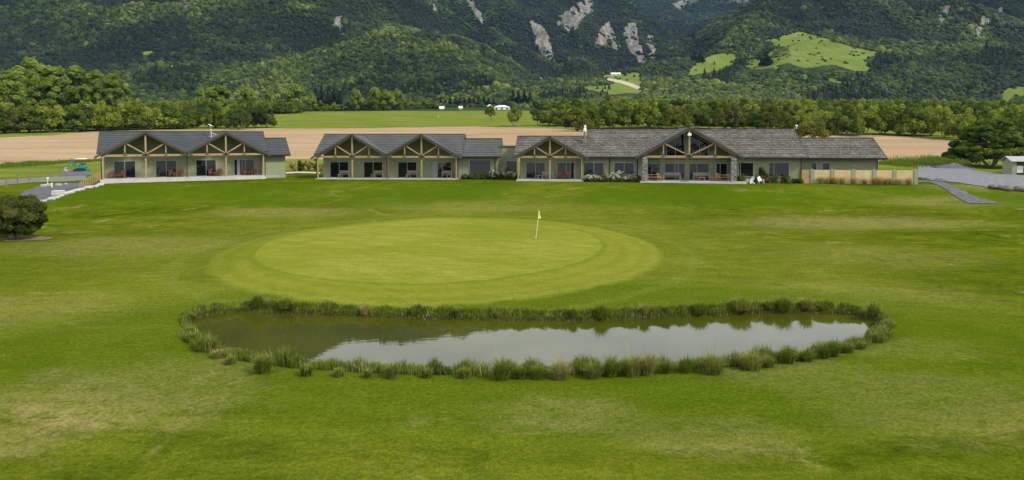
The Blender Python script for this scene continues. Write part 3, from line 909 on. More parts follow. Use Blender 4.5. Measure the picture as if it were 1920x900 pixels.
# ------------------------------------------------------------------ roof planes laid in real courses
TANP = 0.575
def clip(poly, a, bb, c):
    """keep a*x+b*y >= c"""
    out = []
    for i in range(len(poly)):
        p, q = poly[i], poly[(i + 1) % len(poly)]
        dp, dq = a * p[0] + bb * p[1] - c, a * q[0] + bb * q[1] - c
        if dp >= 0: out.append(p)
        if (dp > 0 and dq < 0) or (dp < 0 and dq > 0):
            k = dp / (dp - dq); out.append((p[0] + (q[0] - p[0]) * k, p[1] + (q[1] - p[1]) * k))
    return out

def roof_plane(top, under, poly, z0, grad, course=0.44, lift=0.085):
    """poly in plan (s, t); z = z0 + grad . (s, t); courses run across the fall"""
    gx, gy = grad; gl = math.hypot(gx, gy); sec = math.sqrt(1 + gl * gl)
    ux, uy = gx / gl, gy / gl
    zf = lambda p: z0 + gx * p[0] + gy * p[1]
    qs = [(p[0] * ux + p[1] * uy) for p in poly]
    step = course / sec
    k0 = math.floor(min(qs) / step); k1 = math.ceil(max(qs) / step)
    for k in range(k0, k1):
        a, b = k * step, (k + 1) * step
        pc = clip(clip(poly, ux, uy, a), -ux, -uy, -b)
        if len(pc) < 3: continue
        v = []
        uv = []
        for p in pc:
            q = p[0] * ux + p[1] * uy
            w = (b - q) / step
            v.append((p[0], p[1], zf(p) + lift * w))
            uv.append((-p[0] * uy + p[1] * ux, q * sec))
        # keep faces turned up
        n_ = Vector(v[1]) - Vector(v[0]); m_ = Vector(v[2]) - Vector(v[0])
        if n_.cross(m_).z < 0: v.reverse(); uv.reverse()
        top.poly(v, uv)
        # riser
        low = [p for p in pc if abs((p[0] * ux + p[1] * uy) - a) < 1e-6]
        if len(low) >= 2:
            p, q = min(low), max(low)
            top.quad((p[0], p[1], zf(p) - 0.005), (q[0], q[1], zf(q) - 0.005), (q[0], q[1], zf(q) + lift), (p[0], p[1], zf(p) + lift),
                     [(0.1, k * course + .1)] * 4)
    uvp = [(p[0], p[1], zf(p) - 0.10) for p in poly]
    if under is not None: under.poly(uvp)

def skirt(mb, p, q, z0, grad, up=0.06, down=0.20, th=0.03):
    zf = lambda a: z0 + grad[0] * a[0] + grad[1] * a[1]
    a = Vector((p[0], p[1], zf(p) + (up - down) / 2)); b = Vector((q[0], q[1], zf(q) + (up - down) / 2))
    mb.bar(a, b, th, up + down)

TR_ = random.Random(4)
class Building:
    def __init__(self, name, label, cat, O, psi_deg, deck):
        self.O = O; self.psi = R(psi_deg); self.deck = deck
        self.u = (math.cos(self.psi), math.sin(self.psi)); self.v = (-math.sin(self.psi), math.cos(self.psi))
        self.root = tag(empty(name, (O[0], O[1], deck), self.psi), label, cat)
    def W(self, s, t, z=0.0):
        return (self.O[0] + s * self.u[0] + t * self.v[0], self.O[1] + s * self.u[1] + t * self.v[1], self.deck + z)
    def S(self, px, t, z=1.0):
        """along-front coordinate that is seen at this bearing"""
        lo, hi = -40.0, 80.0
        for _ in range(50):
            m = (lo + hi) / 2
            X, Y, Z = self.W(m, t, z)
            if proj(np.array(X), np.array(Y), np.array(Z))[0] < px: lo = m
            else: hi = m
        return (lo + hi) / 2

def opening(bd, kind, s0, s1, z0, z1, t, mull=(0.5,), transoms=(), tilt=0.045, curtain=None, label=None, openpane=None):
    fr = MB(); w = 0.055
    fr.box(s0 - w, s1 + w, t - 0.06, t - 0.003, z1, z1 + w); fr.box(s0 - w, s1 + w, t - 0.09, t - 0.003, z0 - w, z0)
    fr.box(s0 - w, s0, t - 0.06, t - 0.003, z0, z1); fr.box(s1, s1 + w, t - 0.06, t - 0.003, z0, z1)
    xs = [s0] + [s0 + (s1 - s0) * m for m in mull] + [s1]
    for x in xs[1:-1]: fr.box(x - w / 2, x + w / 2, t - 0.058, t - 0.004, z0, z1)
    for (i, h) in transoms: fr.box(xs[i] + (w / 2 if i else 0), xs[i + 1] - (w / 2 if i + 2 < len(xs) else 0), t - 0.055, t - 0.004, h, h + w)
    f = fr.build(kind, M_ALU, bd.root)
    if label: f["label"] = label
    for i in range(len(xs) - 1):
        tilt_i = max(0.015, tilt - 0.008 + TR_.uniform(-0.010, 0.008))
        a = xs[i] + (w / 2 if i else 0); b = xs[i + 1] - (w / 2 if i + 2 < len(xs) else 0)
        p = MB(); d = math.tan(tilt_i) * (z1 - z0)
        if curtain and curtain[0] == i:
            c = MB(); k = 9; ca, cb = a + (b - a) * curtain[1], a + (b - a) * curtain[2]
            for j in range(k):
                x0, x1 = ca + (cb - ca) * j / k, ca + (cb - ca) * (j + 1) / k
                c.quad((x0, t - 0.052 - 0.02 * (j % 2), z0), (x1, t - 0.052 - 0.02 * ((j + 1) % 2), z0), (x1, t - 0.052 - 0.02 * ((j + 1) % 2), z1), (x0, t - 0.052 - 0.02 * (j % 2), z1))
            c.build("curtain", M_CURTAIN, f, fixn=False)
            if curtain[1] > 0.02: p.quad((a, t - 0.03, z0), (ca, t - 0.03, z0), (ca, t - 0.03 + 0.02, z1), (a, t - 0.03 + 0.02, z1))
            if curtain[2] < 0.98: p.quad((cb, t - 0.03, z0), (b, t - 0.03, z0), (b, t - 0.03 + 0.02, z1), (cb, t - 0.03 + 0.02, z1))
        else:
            p.quad((a, t - 0.03 - d, z0), (b, t - 0.03 - d, z0), (b, t - 0.03, z1), (a, t - 0.03, z1))
        if p.f: p.build("pane", M_GLASS, f, fixn=False)
    return f

def truss(bd, s0, w, t, Hr, z0=2.88, struts=True, posts=True, name="gable_truss", slope=TANP, centre_post=True, bc=0.47):
    m = MB(); e = 0.22
    m.box(s0 - w - 0.1, s0 + w + 0.1, t - 0.10, t + 0.10, z0 - 0.13, z0 + 0.13)
    ztop = Hr - 0.34
    m.box(s0 - 0.10, s0 + 0.10, t - 0.08, t + 0.08, z0 + 0.13, ztop)
    for sg in (-1, 1):
        xs = s0 + sg * w * bc
        zr = ztop - slope * w * bc
        m.bar((s0 + sg * 0.12, t, z0 + 0.2), (xs - sg * 0.12, t, zr + 0.02), 0.15, 0.17, (0, 1, 0))
        m.box(xs - 0.07 + sg * 0.10, xs + 0.07 + sg * 0.10, t - 0.07, t + 0.07, z0 + 0.13, zr - 0.03)
        m.bar((s0, t + 0.02, ztop + 0.05), (s0 + sg * (w + 0.25), t + 0.02, ztop + 0.05 - slope * (w + 0.25)), 0.14, 0.18, (0, 1, 0))
    tr = m.build(name, M_TIMBER, bd.root)
    b = MB()
    b.box(s0 - 0.06, s0 + 0.06, t - 0.125, t - 0.103, z0 - 0.35, z0 + 0.35)
    b.box(s0 - 0.42, s0 + 0.42, t - 0.127, t - 0.104, z0 - 0.06, z0 + 0.06)
    for sg in (-1, 1): b.bar((s0 + sg * 0.1, t - 0.115, z0 + 0.08), (s0 + sg * 0.62, t - 0.115, z0 + 0.42), 0.02, 0.10, (0, 0, 1))
    b.build("bracket", M_STEEL, tr)
    for sg in (-1, 1):
        b = MB(); xs = s0 + sg * (w * bc + 0.10)
        b.box(xs - 0.035, xs + 0.035, t - 0.125, t - 0.103, z0 + 0.02, z0 + 0.34)
        b.box(xs - 0.24, xs + 0.24, t - 0.127, t - 0.104, z0 - 0.03, z0 + 0.04)
        b.build("bracket", M_STEEL, tr)
        b = MB(); b.box(s0 + sg * w - 0.3, s0 + sg * w + 0.3, t - 0.127, t - 0.104, z0 + 0.04, z0 + 0.12); b.build("bracket", M_STEEL, tr)
    return tr

def gable_planes(top, und, s0, w, ov, tf, te, tr, zr, slope=TANP, left=True, right=True, main=True, left_open=False, right_open=False):
    """the two slopes of a cross gable whose ridge runs back into the main slope"""
    for sg, outer in ((-1, left_open), (1, right_open)):
        if outer: pts = [(s0, tf), (s0 + sg * (w + ov), tf), (s0 + sg * (w + ov), te), (s0 + sg * (tr - te), te), (s0, tr)]
        else: pts = [(s0, tf), (s0 + sg * w, tf), (s0 + sg * w, max(te, tr - w)), (s0, tr)]
        if outer and (w + ov) < (tr - te): pts[3] = (s0 + sg * (w + ov), tr - (w + ov)); del pts[2]
        gr = (-sg * slope, 0.0); z0 = zr + sg * slope * s0
        roof_plane(top, und, pts, z0, gr)

def barge(mb, s0, w, tf, zr, slope=TANP):
    for sg in (-1, 1):
        a = (s0, tf - 0.02, zr - 0.07); b = (s0 + sg * w, tf - 0.02, zr - 0.07 - slope * w)
        mb.bar(a, b, 0.26, 0.045, (0, 1, 0)) if False else mb.poly([(a[0], a[1], a[2] + 0.13), (b[0], b[1], b[2] + 0.13), (b[0], b[1], b[2] - 0.13), (a[0], a[1], a[2] - 0.13)])
        mb.poly([(a[0], a[1] + 0.04, a[2] + 0.13), (b[0], b[1] + 0.04, b[2] + 0.13), (b[0], b[1] + 0.04, b[2] - 0.13), (a[0], a[1] + 0.04, a[2] - 0.13)])
        mb.poly([(a[0], a[1], a[2] + 0.13), (a[0], a[1] + 0.04, a[2] + 0.13), (b[0], b[1] + 0.04, b[2] + 0.13), (b[0], b[1], b[2] + 0.13)])
        mb.poly([(a[0], a[1], a[2] - 0.13), (a[0], a[1] + 0.04, a[2] - 0.13), (b[0], b[1] + 0.04, b[2] - 0.13), (b[0], b[1], b[2] - 0.13)])

def post(bd, s, t, h, w=0.19, mtl=None, name="post", foot=True):
    m = MB(); m.box(s - w / 2, s + w / 2, t - w / 2, t + w / 2, 0.0, h)
    return m.build(name, mtl or M_TIMBER, bd.root, bevel=0.012)

def downpipe(bd, s, t, h, z0=-0.2, kick=None):
    m = MB(); pts = [(s, t, z0), (s, t, h - 0.25), (s, t + (kick or 0.0), h)]
    m.tube(pts, 0.055, 7); return m.build("downpipe", M_GUTTER, bd.root)

def wall_light(bd, s, t, z):
    m = MB(); m.tube([(s, t - 0.005, z), (s, t - 0.10, z)], [0.13, 0.10], 10)
    return m.build("porch_light", M_ALU, bd.root)

def side_profile(te_in, tr, tb, zt, zr):
    return None

def house_block(bd, sA, sB, t_wall, te, tr, zr, material, name="wall", base=-0.9):
    """gable ended body of a block: front wall, back wall and both end walls"""
    tb = 2 * tr - te - 0.6
    zw = lambda t: zr - TANP * abs(t - tr) - 0.14
    m = MB()
    m.xprism([(t_wall, base), (tb, base), (tb, zw(tb)), (tr, zw(tr)), (t_wall, zw(t_wall))], sA, sB)
    return m, tb

# ================================================================== the two motel blocks
def motel_block(bd, roofm, doors, lights, pipes_left=True, wing=None, base=-0.9):
    U, w, Hr = 4.6, 4.6, 5.85
    te, tr, tf, tw = 0.45, 5.15, -0.38, 2.3
    L = 4 * U
    zr = Hr
    body, tb = house_block(bd, 0.0, L, tw, te, tr, zr, M_WALL, base=base)
    wl_ = body.build("wall", M_WALL, bd.root)
    gm = MB()
    for s0 in (U, 3 * U):
        k = 0.16
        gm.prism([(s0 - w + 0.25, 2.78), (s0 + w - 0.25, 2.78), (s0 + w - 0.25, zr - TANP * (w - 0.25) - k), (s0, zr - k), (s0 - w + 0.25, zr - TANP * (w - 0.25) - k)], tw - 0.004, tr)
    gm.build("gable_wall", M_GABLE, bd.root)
    top, und = MB(), MB()
    for i, s0 in enumerate((U, 3 * U)):
        gable_planes(top, und, s0, w, 0.8, tf, te, tr, zr, left_open=(i == 0), right_open=(i == 1))
    g0 = (0.0, TANP); z0 = zr - TANP * tr
    s1, s2 = U, 3 * U
    roof_plane(top, und, [(s1, tr), (2 * U, tr - w), (s2, tr)], z0, g0)
    eL = s1 - (tr - te); eR = s2 + (tr - te)
    roof_plane(top, und, [(-0.65, te), (eL, te), (s1, tr), (-0.65, tr)], z0, g0)
    roof_plane(top, und, [(eR, te), (L + 0.65, te), (L + 0.65, tr), (s2, tr)], z0, g0)
    tB = 2 * tr - te
    roof_plane(top, und, [(-0.65, tr), (L + 0.65, tr), (L + 0.65, tB), (-0.65, tB)], zr + TANP * tr, (0.0, -TANP))
    rf = top.build("roof", roofm, bd.root, fixn=False)
    und.build("soffit", M_SOFFIT, rf, fixn=False)
    for s0 in (s1, s2):
        fs = MB(); barge(fs, s0, w + 0.8, tf, zr); fs.build("fascia", M_FASCIA, rf)
    for s in (-0.66, L + 0.66):
        fs = MB(); skirt(fs, (s, te), (s, tr), z0, g0); skirt(fs, (s, tr), (s, tB), zr + TANP * tr, (0, -TANP)); fs.build("fascia", M_FASCIA, rf)
    rc = MB()
    rc.bar((-0.68, tr, zr + 0.05), (L + 0.68, tr, zr + 0.05), 0.26, 0.07)
    for s0 in (s1, s2): rc.bar((s0, tf - 0.05, zr + 0.05), (s0, tr, zr + 0.05), 0.24, 0.07)
    rc.build("ridge_cap", roofm, rf)
    for s0 in (s1, s2):
        for sg in (-1, 1):
            vl = MB()
            far = (s0 + sg * (tr - te), te, z0 + TANP * te + 0.075) if not (0 < s0 + sg * w < L) else (s0 + sg * w, tr - w, z0 + TANP * (tr - w) + 0.075)
            vl.bar((s0, tr, zr + 0.065), far, 0.10, 0.03)
            vl.build("valley_flashing", M_FASCIA, rf)
    for s_ in (-0.83, L + 0.83):
        gt = MB(); gt.bar((s_, tf, zr - TANP * (w + 0.8) - 0.08), (s_, te, zr - TANP * (w + 0.8) - 0.08), 0.12, 0.12); gt.build("gutter", M_GUTTER, rf)
    sl = MB(); sl.box(-0.30, L + 0.25, -0.22, tw - 0.01, base, 0.0)
    sl.build("porch_slab", M_CONC, bd.root)
    for s0 in (U, 3 * U): truss(bd, s0, w - 0.05, 0.0, Hr)
    for s in (0.0, U, 3 * U, L): post(bd, s, 0.0, 2.75)
    downpipe(bd, 2 * U, -0.02, 2.75)
    if not pipes_left: post(bd, 2 * U + 0.16, 0.05, 2.75, 0.13, M_REDWOOD)
    downpipe(bd, -0.16, 0.0, 2.72, -0.4, -0.3); downpipe(bd, L + 0.2, 0.0, 2.72, -0.4, -0.3)
    for i, (a, b, kw) in enumerate(doors):
        opening(bd, "door", bd.S(a, tw - 0.05), bd.S(b, tw - 0.05), 0.05, 2.10, tw, **kw)
    for p in lights: wall_light(bd, bd.S(p, tw), tw, 1.98)
    return tw, tr, te, zr

B1 = Building("motel_block", "motel block with slate grey roof and twin timber gables, beside the steps and gravel", "building", (-49.5, 82.5), 27.0, 2.48)
motel_block(B1, M_ROOF1,
    [(214, 253.5, dict(transoms=((0, 0.85),))), (292.7, 330.7, dict(transoms=((1, 0.85),))), (368, 404.7, dict(transoms=((1, 0.85),))),
     (439.5, 476, dict(mull=(0.38, 0.56), transoms=((2, 0.85),), curtain=(0, 0.35, 0.8)))],
    [205, 283, 358, 432])
def small_wing(bd, sA, sB, tw, te, tr, zr, roofm, wallm, ov=0.45, base=-0.9, open_left=False):
    body, tb = house_block(bd, sA, sB, tw, te, tr, zr, wallm, base=base)
    body.build("wing_wall", wallm, bd.root)
    top, und, fs = MB(), MB(), MB()
    z0 = zr - TANP * tr; a = sA - (ov if open_left else 0.0); b = sB + ov; tB = 2 * tr - te
    roof_plane(top, und, [(a, te), (b, te), (b, tr), (a, tr)], z0, (0, TANP))
    roof_plane(top, und, [(a, tr), (b, tr), (b, tB), (a, tB)], zr + TANP * tr, (0, -TANP))
    rf = top.build("wing_roof", roofm, bd.root, fixn=False); und.build("soffit", M_SOFFIT, rf, fixn=False)
    for s in ((a, b) if open_left else (b,)):
        skirt(fs, (s, te), (s, tr), z0, (0, TANP)); skirt(fs, (s, tr), (s, tB), zr + TANP * tr, (0, -TANP))
    if fs.f: fs.build("fascia", M_FASCIA, rf)
    g_ = MB(); g_.bar((a, te - 0.07, z0 + TANP * te - 0.09), (b, te - 0.07, z0 + TANP * te - 0.09), 0.12, 0.14); g_.build("gutter", M_GUTTER, rf)
    rc = MB(); rc.bar((a, tr, zr + 0.05), (b, tr, zr + 0.05), 0.24, 0.07); rc.build("ridge_cap", roofm, rf)
    return z0
sB_ = B1.S(535, 1.6)
small_wing(B1, 18.41, sB_, 1.6, 1.0, 4.9, 4.95, M_ROOF1, M_WEATHER, 0.6)
m_ = MB(); m_.box(18.42, sB_ + 0.02, 1.57, 1.6, -0.9, -0.05); m_.build("plinth", M_CONC2, B1.root)

B2 = Building("motel_block", "motel block with grey green roof and twin timber gables, between the other two buildings", "building", (-25.7, 90.3), -2.0, 2.12)
motel_block(B2, M_ROOF2,
    [(619.5, 653, dict(tilt=0.02)), (682.7, 716.7, dict(tilt=0.025)), (746.7, 780.7, dict(tilt=0.02)), (811.5, 846, dict(tilt=0.03, mull=(0.25, 0.5), curtain=(0, 0.05, 1.0)))],
    [609, 673, 736.5, 802], pipes_left=False)
sw0, sw1 = 18.41, B2.S(938.5, 0.9)
small_wing(B2, sw0, sw1 - 0.3, 0.95, 0.35, 4.4, 5.25, M_ROOF2, M_WALL, 0.35)
opening(B2, "window", B2.S(881, .9), B2.S(920, .9), 0.35, 2.45, 0.95, mull=(), tilt=0.05, label="large fixed window in the wing")
downpipe(B2, B2.S(928.3, 0.8), 0.85, 2.6)
# flat roofed link between the block and the lodge
lk = MB(); lk.box(sw1 - 0.32, B2.S(968, 2.0), 2.2, 8.0, -0.9, 4.15); lk.build("link_wall", M_WEATHER, B2.root)
lk = MB(); lk.box(sw1 - 0.34, B2.S(968, 2.0) + 0.05, 2.1, 8.1, 4.15, 4.3); lk.build("link_parapet", M_FASCIA, B2.root)
opening(B2, "window", B2.S(949, 2.15), B2.S(968, 2.15), 0.5, 2.3, 2.2, mull=(), tilt=0.05, label="window of the flat roofed link")

# ================================================================== the lodge
B3 = Building("lodge", "long lodge with weathered shingle roof, stone pillars and glazed central gable", "building", (0.81, 86.5), -6.0, 2.22)
def lodge(bd):
    s = bd.S
    U = 4.0; tw = 2.1
    # left low part
    lo = dict(te=0.3, tr=4.85, zr=5.5)
    sJ = s(1102, 5.0, 5.0)
    body, _ = house_block(bd, 0.0, sJ + 0.2, tw, 0.3, 4.85, 5.5, M_WALL); body.build("wall", M_WALL, bd.root)
    gm = MB(); s0 = U; w = U; k = 0.16
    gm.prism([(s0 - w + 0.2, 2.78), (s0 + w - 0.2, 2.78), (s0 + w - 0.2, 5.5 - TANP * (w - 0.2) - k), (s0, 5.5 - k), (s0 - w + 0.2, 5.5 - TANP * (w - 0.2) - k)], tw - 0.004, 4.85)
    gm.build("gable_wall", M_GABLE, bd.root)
    top, und, fs = MB(), MB(), MB()
    te, tr, zr = 0.3, 4.85, 5.5; z0 = zr - TANP * tr; g0 = (0.0, TANP)
    gable_planes(top, und, U, w, 0.8, -0.38, te, tr, zr, left_open=True, right_open=True)
    roof_plane(top, und, [(-0.6, te), (U - (tr - te), te), (U, tr), (-0.6, tr)], z0, g0)
    roof_plane(top, und, [(U + (tr - te), te), (sJ, te), (sJ, tr), (U, tr)], z0, g0)
    roof_plane(top, und, [(-0.6, tr), (sJ, tr), (sJ, 2 * tr - te), (-0.6, 2 * tr - te)], zr + TANP * tr, (0, -TANP))
    FS = [fs]; barge(fs, U, w + 0.8, -0.38, zr)
    fs = MB(); FS.append(fs); skirt(fs, (-0.6, te), (-0.6, tr), z0, g0); skirt(fs, (-0.6, tr), (-0.6, 2 * tr - te), zr + TANP * tr, (0, -TANP))
    # high part with the big cross gable
    sE = s(1516.5, 0.3, 2.9); zh = 6.45; th = te + (zh - (z0 + TANP * te)) / TANP
    sc_ = s(1292.5, -1.0, 5.0); wc = 6.3; zc = 6.62; tfc = -1.35
    tjoin = th
    z0h = zh - TANP * th
    tC = te + (zc - (z0h + TANP * te)) / TANP      # where its ridge would meet the main slope
    cl, cr = sc_ - (tC - te), sc_ + (tC - te)
    roof_plane(top, und, [(sJ, te), (cl, te), (sc_ - (tC - th), th), (sJ, th)], z0h, g0)
    roof_plane(top, und, [(cr, te), (sE, te), (sE, th), (sc_ + (tC - th), th)], z0h, g0)
    roof_plane(top, und, [(sJ, th), (sE, th), (sE, 2 * th - te), (sJ, 2 * th - te)], zh + TANP * th, (0, -TANP))
    for sg in (-1, 1):
        pts = [(sc_, tfc), (sc_ + sg * 6.4, tfc), (sc_ + sg * 6.4, te), (sc_ + sg * (tC - te), te), (sc_, tC)]
        if 6.4 < tC - te: pts = [(sc_, tfc), (sc_ + sg * 6.4, tfc), (sc_ + sg * 6.4, tC - 6.4), (sc_, tC)]
        roof_plane(top, und, pts, zc + sg * TANP * sc_, (-sg * TANP, 0))
    fs = MB(); FS.append(fs); barge(fs, sc_, 6.4, tfc, zc)
    fs = MB(); FS.append(fs); skirt(fs, (sE, te), (sE, th), z0h, g0); skirt(fs, (sE, th), (sE, 2 * th - te), zh + TANP * th, (0, -TANP))
    rf = top.build("roof", M_ROOF3, bd.root, fixn=False); und.build("soffit", M_SOFFIT, rf, fixn=False)
    for fs in FS: fs.build("fascia", M_FASCIA, rf)
    m = MB(); m.xprism([(4.75, 5.4), (2 * th - te - .9, 3.3), (th, zh - 0.12), (4.85, zh - TANP * (th - 4.85) - .12)], sJ - 0.01, sJ + 0.1); m.build("step_wall", M_WEATHER, bd.root)
    rc = MB()
    rc.bar((-0.62, tr, zr + 0.05), (sJ, tr, zr + 0.05), 0.24, 0.07); rc.bar((sJ, th, zh + 0.05), (sE + .02, th, zh + 0.05), 0.24, 0.07)
    rc.bar((U, -0.42, zr + 0.05), (U, tr, zr + 0.05), 0.22, 0.07); rc.bar((sc_, tfc - 0.04, zc + 0.05), (sc_, tC - 0.1, zc + 0.05), 0.24, 0.08)
    rc.build("ridge_cap", M_ROOF3, rf)
    vl = MB()
    for sg in (-1, 1):
        vl = MB(); vl.bar((U, tr, zr + 0.06), (U + sg * (tr - te), te, z0 + TANP * te + 0.07), 0.10, 0.03)
        vl.build("valley_flashing", M_FASCIA, rf); vl = MB()
        vl.bar((sc_ + sg * (tC - th), th, zh + 0.06), (sc_ + sg * (tC - te), te, z0h + TANP * te + 0.07), 0.10, 0.03)
        vl.build("valley_flashing", M_FASCIA, rf)
    gt = MB(); zz = z0 + TANP * te - 0.09
    gt.bar((U + 4.6, te - 0.07, zz), (cl, te - 0.07, zz), 0.12, 0.14); gt.build("gutter", M_GUTTER, rf); gt = MB(); gt.bar((cr, te - 0.07, zz), (sE, te - 0.07, zz), 0.12, 0.14)
    gt.build("gutter", M_GUTTER, rf)
    # lodge body, with the porch recess under the big gable
    tm = 0.9; t2 = 2 * th - te - 0.6
    zw = lambda t: zh - TANP * abs(t - th) - 0.14
    cL, cR = s(1214, -1.0), s(1369, -1.0); sR = s(1503, tm)
    body = MB()
    prof = lambda a: [(a, -0.9), (t2, -0.9), (t2, zw(t2)), (th, zw(th)), (a, zw(a))]
    body.xprism(prof(tm), U * 2 + 0.15, cL - 0.4)
    body.xprism(prof(2.0), cL - 0.4, cR + 0.4)
    body.xprism(prof(tm), cR + 0.4, sR)
    body.build("wall", M_WALL, bd.root)
    # inner gable wall with the high glass
    gi = MB(); kk = 0.18; hw = 4.5
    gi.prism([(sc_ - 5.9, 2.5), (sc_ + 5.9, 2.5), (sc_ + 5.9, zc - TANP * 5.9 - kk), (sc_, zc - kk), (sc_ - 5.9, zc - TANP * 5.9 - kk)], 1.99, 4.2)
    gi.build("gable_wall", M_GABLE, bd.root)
    for (a, b) in ((1250, 1283.5), (1294.5, 1329)):
        x0, x1 = s(a, 1.9, 4.5), s(b, 1.9, 4.5)
        za = zc - 0.45 - TANP * abs(x0 - sc_); zb_ = zc - 0.45 - TANP * abs(x1 - sc_)
        zlo = 3.05
        za, zb_ = max(za, zlo + .5), max(zb_, zlo + .5)
        fr = MB(); wv = 0.05
        pts = [(x0, zlo), (x1, zlo), (x1, zb_), (x0, za)]
        for i in range(4):
            p, q = pts[i], pts[(i + 1) % 4]; fr.bar((p[0], 1.96, p[1]), (q[0], 1.96, q[1]), 0.06, 0.06)
        xm = (x0 + x1) / 2; fr.bar((xm, 1.96, zlo), (xm, 1.96, (za + zb_) / 2), 0.05, 0.05)
        f = fr.build("clerestory_window", M_ALU, bd.root)
        p = MB(); p.poly([(x0, 1.95, zlo), (x1, 1.95, zlo), (x1, 1.975, zb_), (x0, 1.975, za)]); p.build("pane", M_GLASS, f, fixn=False)
    for px_ in (1241.5, 1288.5, 1333.5):
        a = s(px_, 1.9, 3.0); pl = MB(); pl.box(a - 0.32, a + 0.32, 1.86, 1.985, 0, 2.6); pl.build("pilaster", M_WALL, bd.root)
    for px_, hh in ((1241.5, 3.6), (1288.5, 6.1), (1333.5, 3.6)):
        a = s(px_, 1.9, 3.0); pl = MB(); pl.box(a - 0.30, a + 0.30, 1.87, 1.984, 2.95, min(hh, zc - 0.35 - TANP * (abs(a - sc_) + .3))); pl.build("pilaster", M_WALL, bd.root)
    lint = MB(); lint.box(cL - 0.3, cR + 0.3, 1.84, 1.986, 2.62, 2.93); lint.build("lintel", M_SOFFIT, bd.root)
    # slabs
    sl = MB(); sl.box(-0.25, 2 * U + 0.25, -0.22, tw - 0.01, -0.9, 0.0); sl.build("porch_slab", M_CONC, bd.root)
    sl = MB(); sl.box(cL - 0.9, cR + 1.9, -1.45, 1.99, -0.9, -0.01); sl.build("porch_slab", M_CONC, bd.root)
    # timber
    truss(bd, U, w - 0.05, 0.0, 5.5)
    for x in (0, U, 2 * U): post(bd, x, 0.0, 2.75)
    truss(bd, sc_, 5.35, -1.0, 6.6, z0=3.0, bc=0.56)
    # stone pillars
    for a, b in ((1203.5, 1213.5), (1369.5, 1380)):
        x0, x1 = s(a, -1.0), s(b, -1.0); m = MB(); m.box(x0, x1, -1.35, -0.65, -0.3, 2.86)
        m.build("stone_pillar", M_STONE, bd.root, bevel=0.03)
    # doors and windows
    opening(bd, "door", s(987, tw), s(1021.5, tw), 0.1, 2.1, tw, transoms=((0, 0.72), (1, 0.72)))
    opening(bd, "door", s(1045, tw), s(1081, tw), 0.05, 2.1, tw, mull=(0.46, 0.70), transoms=((0, 0.72),), curtain=(2, 0.5, 0.95))
    opening(bd, "window", s(1095, tm), s(1132, tm), 0.25, 2.15, tm, mull=(0.5,), tilt=0.05)
    opening(bd, "window", s(1152, tm), s(1188.3, tm), 0.7, 2.15, tm, mull=(0.5,), tilt=0.05)
    opening(bd, "door", s(1214.5, 2.0), s(1236, 2.0), 0.1, 2.05, 2.0, mull=(0.35,))
    opening(bd, "door", s(1247, 2.0), s(1328.5, 2.0), 0.05, 2.05, 2.0, mull=(0.22, 0.30, 0.475, 0.73), transoms=((3, 0.75),), tilt=0.05, label="wide sliding glass doors of the porch")
    opening(bd, "door", s(1340, 2.0), s(1362.5, 2.0), 0.1, 2.05, 2.0, mull=(0.45,), curtain=(0, 0.0, 0.35))
    opening(bd, "window", s(1385, tm), s(1412, tm), 0.55, 2.2, tm, mull=(0.12,), tilt=0.02)
    opening(bd, "window", s(1442, tm), s(1479, tm), 0.55, 2.25, tm, mull=(0.24,), tilt=0.05)
    downpipe(bd, s(1143, tm - 0.1), tm - 0.07, 2.75); downpipe(bd, s(1502, tm - 0.1), tm - 0.08, 2.75); downpipe(bd, s(1195, tm - .1), tm - 0.07, 2.75)
    for p in (1241.5, 1333.5): wall_light(bd, s(p, 1.85), 1.86, 2.05)
    m = MB(); a = s(1292.5, -1.4, 5.5); m.box(a - 0.22, a + 0.22, tfc - 0.32, tfc - 0.06, 5.55, 5.85); m.box(a - 0.05, a + 0.05, tfc - 0.1, tfc + 0.2, 5.8, 6.0); m.build("floodlight", M_WHITE, bd.root, bevel=0.02)
    mt = MB(); a = s(1284, -1.2); mt.box(a - 0.5, a + 0.5, -1.35, -0.75, -0.01, 0.02)
    tag(mt.build("door_mat", M_STEEL, None), "black mat on the porch slab between the two long benches", "mat").location = (0, 0, 0)
    o = bpy.data.objects["door_mat"]; o.location = bd.root.location; o.rotation_euler = bd.root.rotation_euler
    # right wing
    sW = s(1645.8, 2.6)
    z0w = small_wing(bd, sR - 0.4, sW, 2.6, 2.0, 6.3, 5.25, M_ROOF3, M_WALL, 0.85)
    opening(bd, "window", s(1521.5, 2.6), s(1530.5, 2.6), 1.1, 2.15, 2.6, mull=(), tilt=0.05)
    opening(bd, "window", s(1542, 2.6), s(1555.5, 2.6), 0.95, 2.15, 2.6, mull=(), tilt=0.05)
    for p in (1536.5, 1602): wall_light(bd, s(p, 2.6), 2.6, 1.85)
    downpipe(bd, sW - 0.1, 2.52, 2.6)
    # flue
    fx = s(1096.5, 3.4, 5.5); zf = z0 + TANP * 3.4
    m = MB(); m.box(fx - 0.26, fx + 0.26, 3.15, 3.65, zf - 0.2, zf + 0.35); m.tube([(fx, 3.4, zf + 0.3), (fx, 3.4, zf + 1.45)], 0.15, 12)
    fl = m.build("flue", M_SOFFIT, bd.root)
    m = MB(); m.tube([(fx, 3.4, zf + 1.40), (fx, 3.4, zf + 1.5), (fx, 3.4, zf + 1.78), (fx + .03, 3.4, zf + 1.86), (fx + .03, 3.4, zf + 2.15), (fx, 3.4, zf + 2.28)], [0.16, 0.21, 0.21, 0.13, 0.15, 0.04], 12)
    m.build("cowl", M_WHITE, fl)
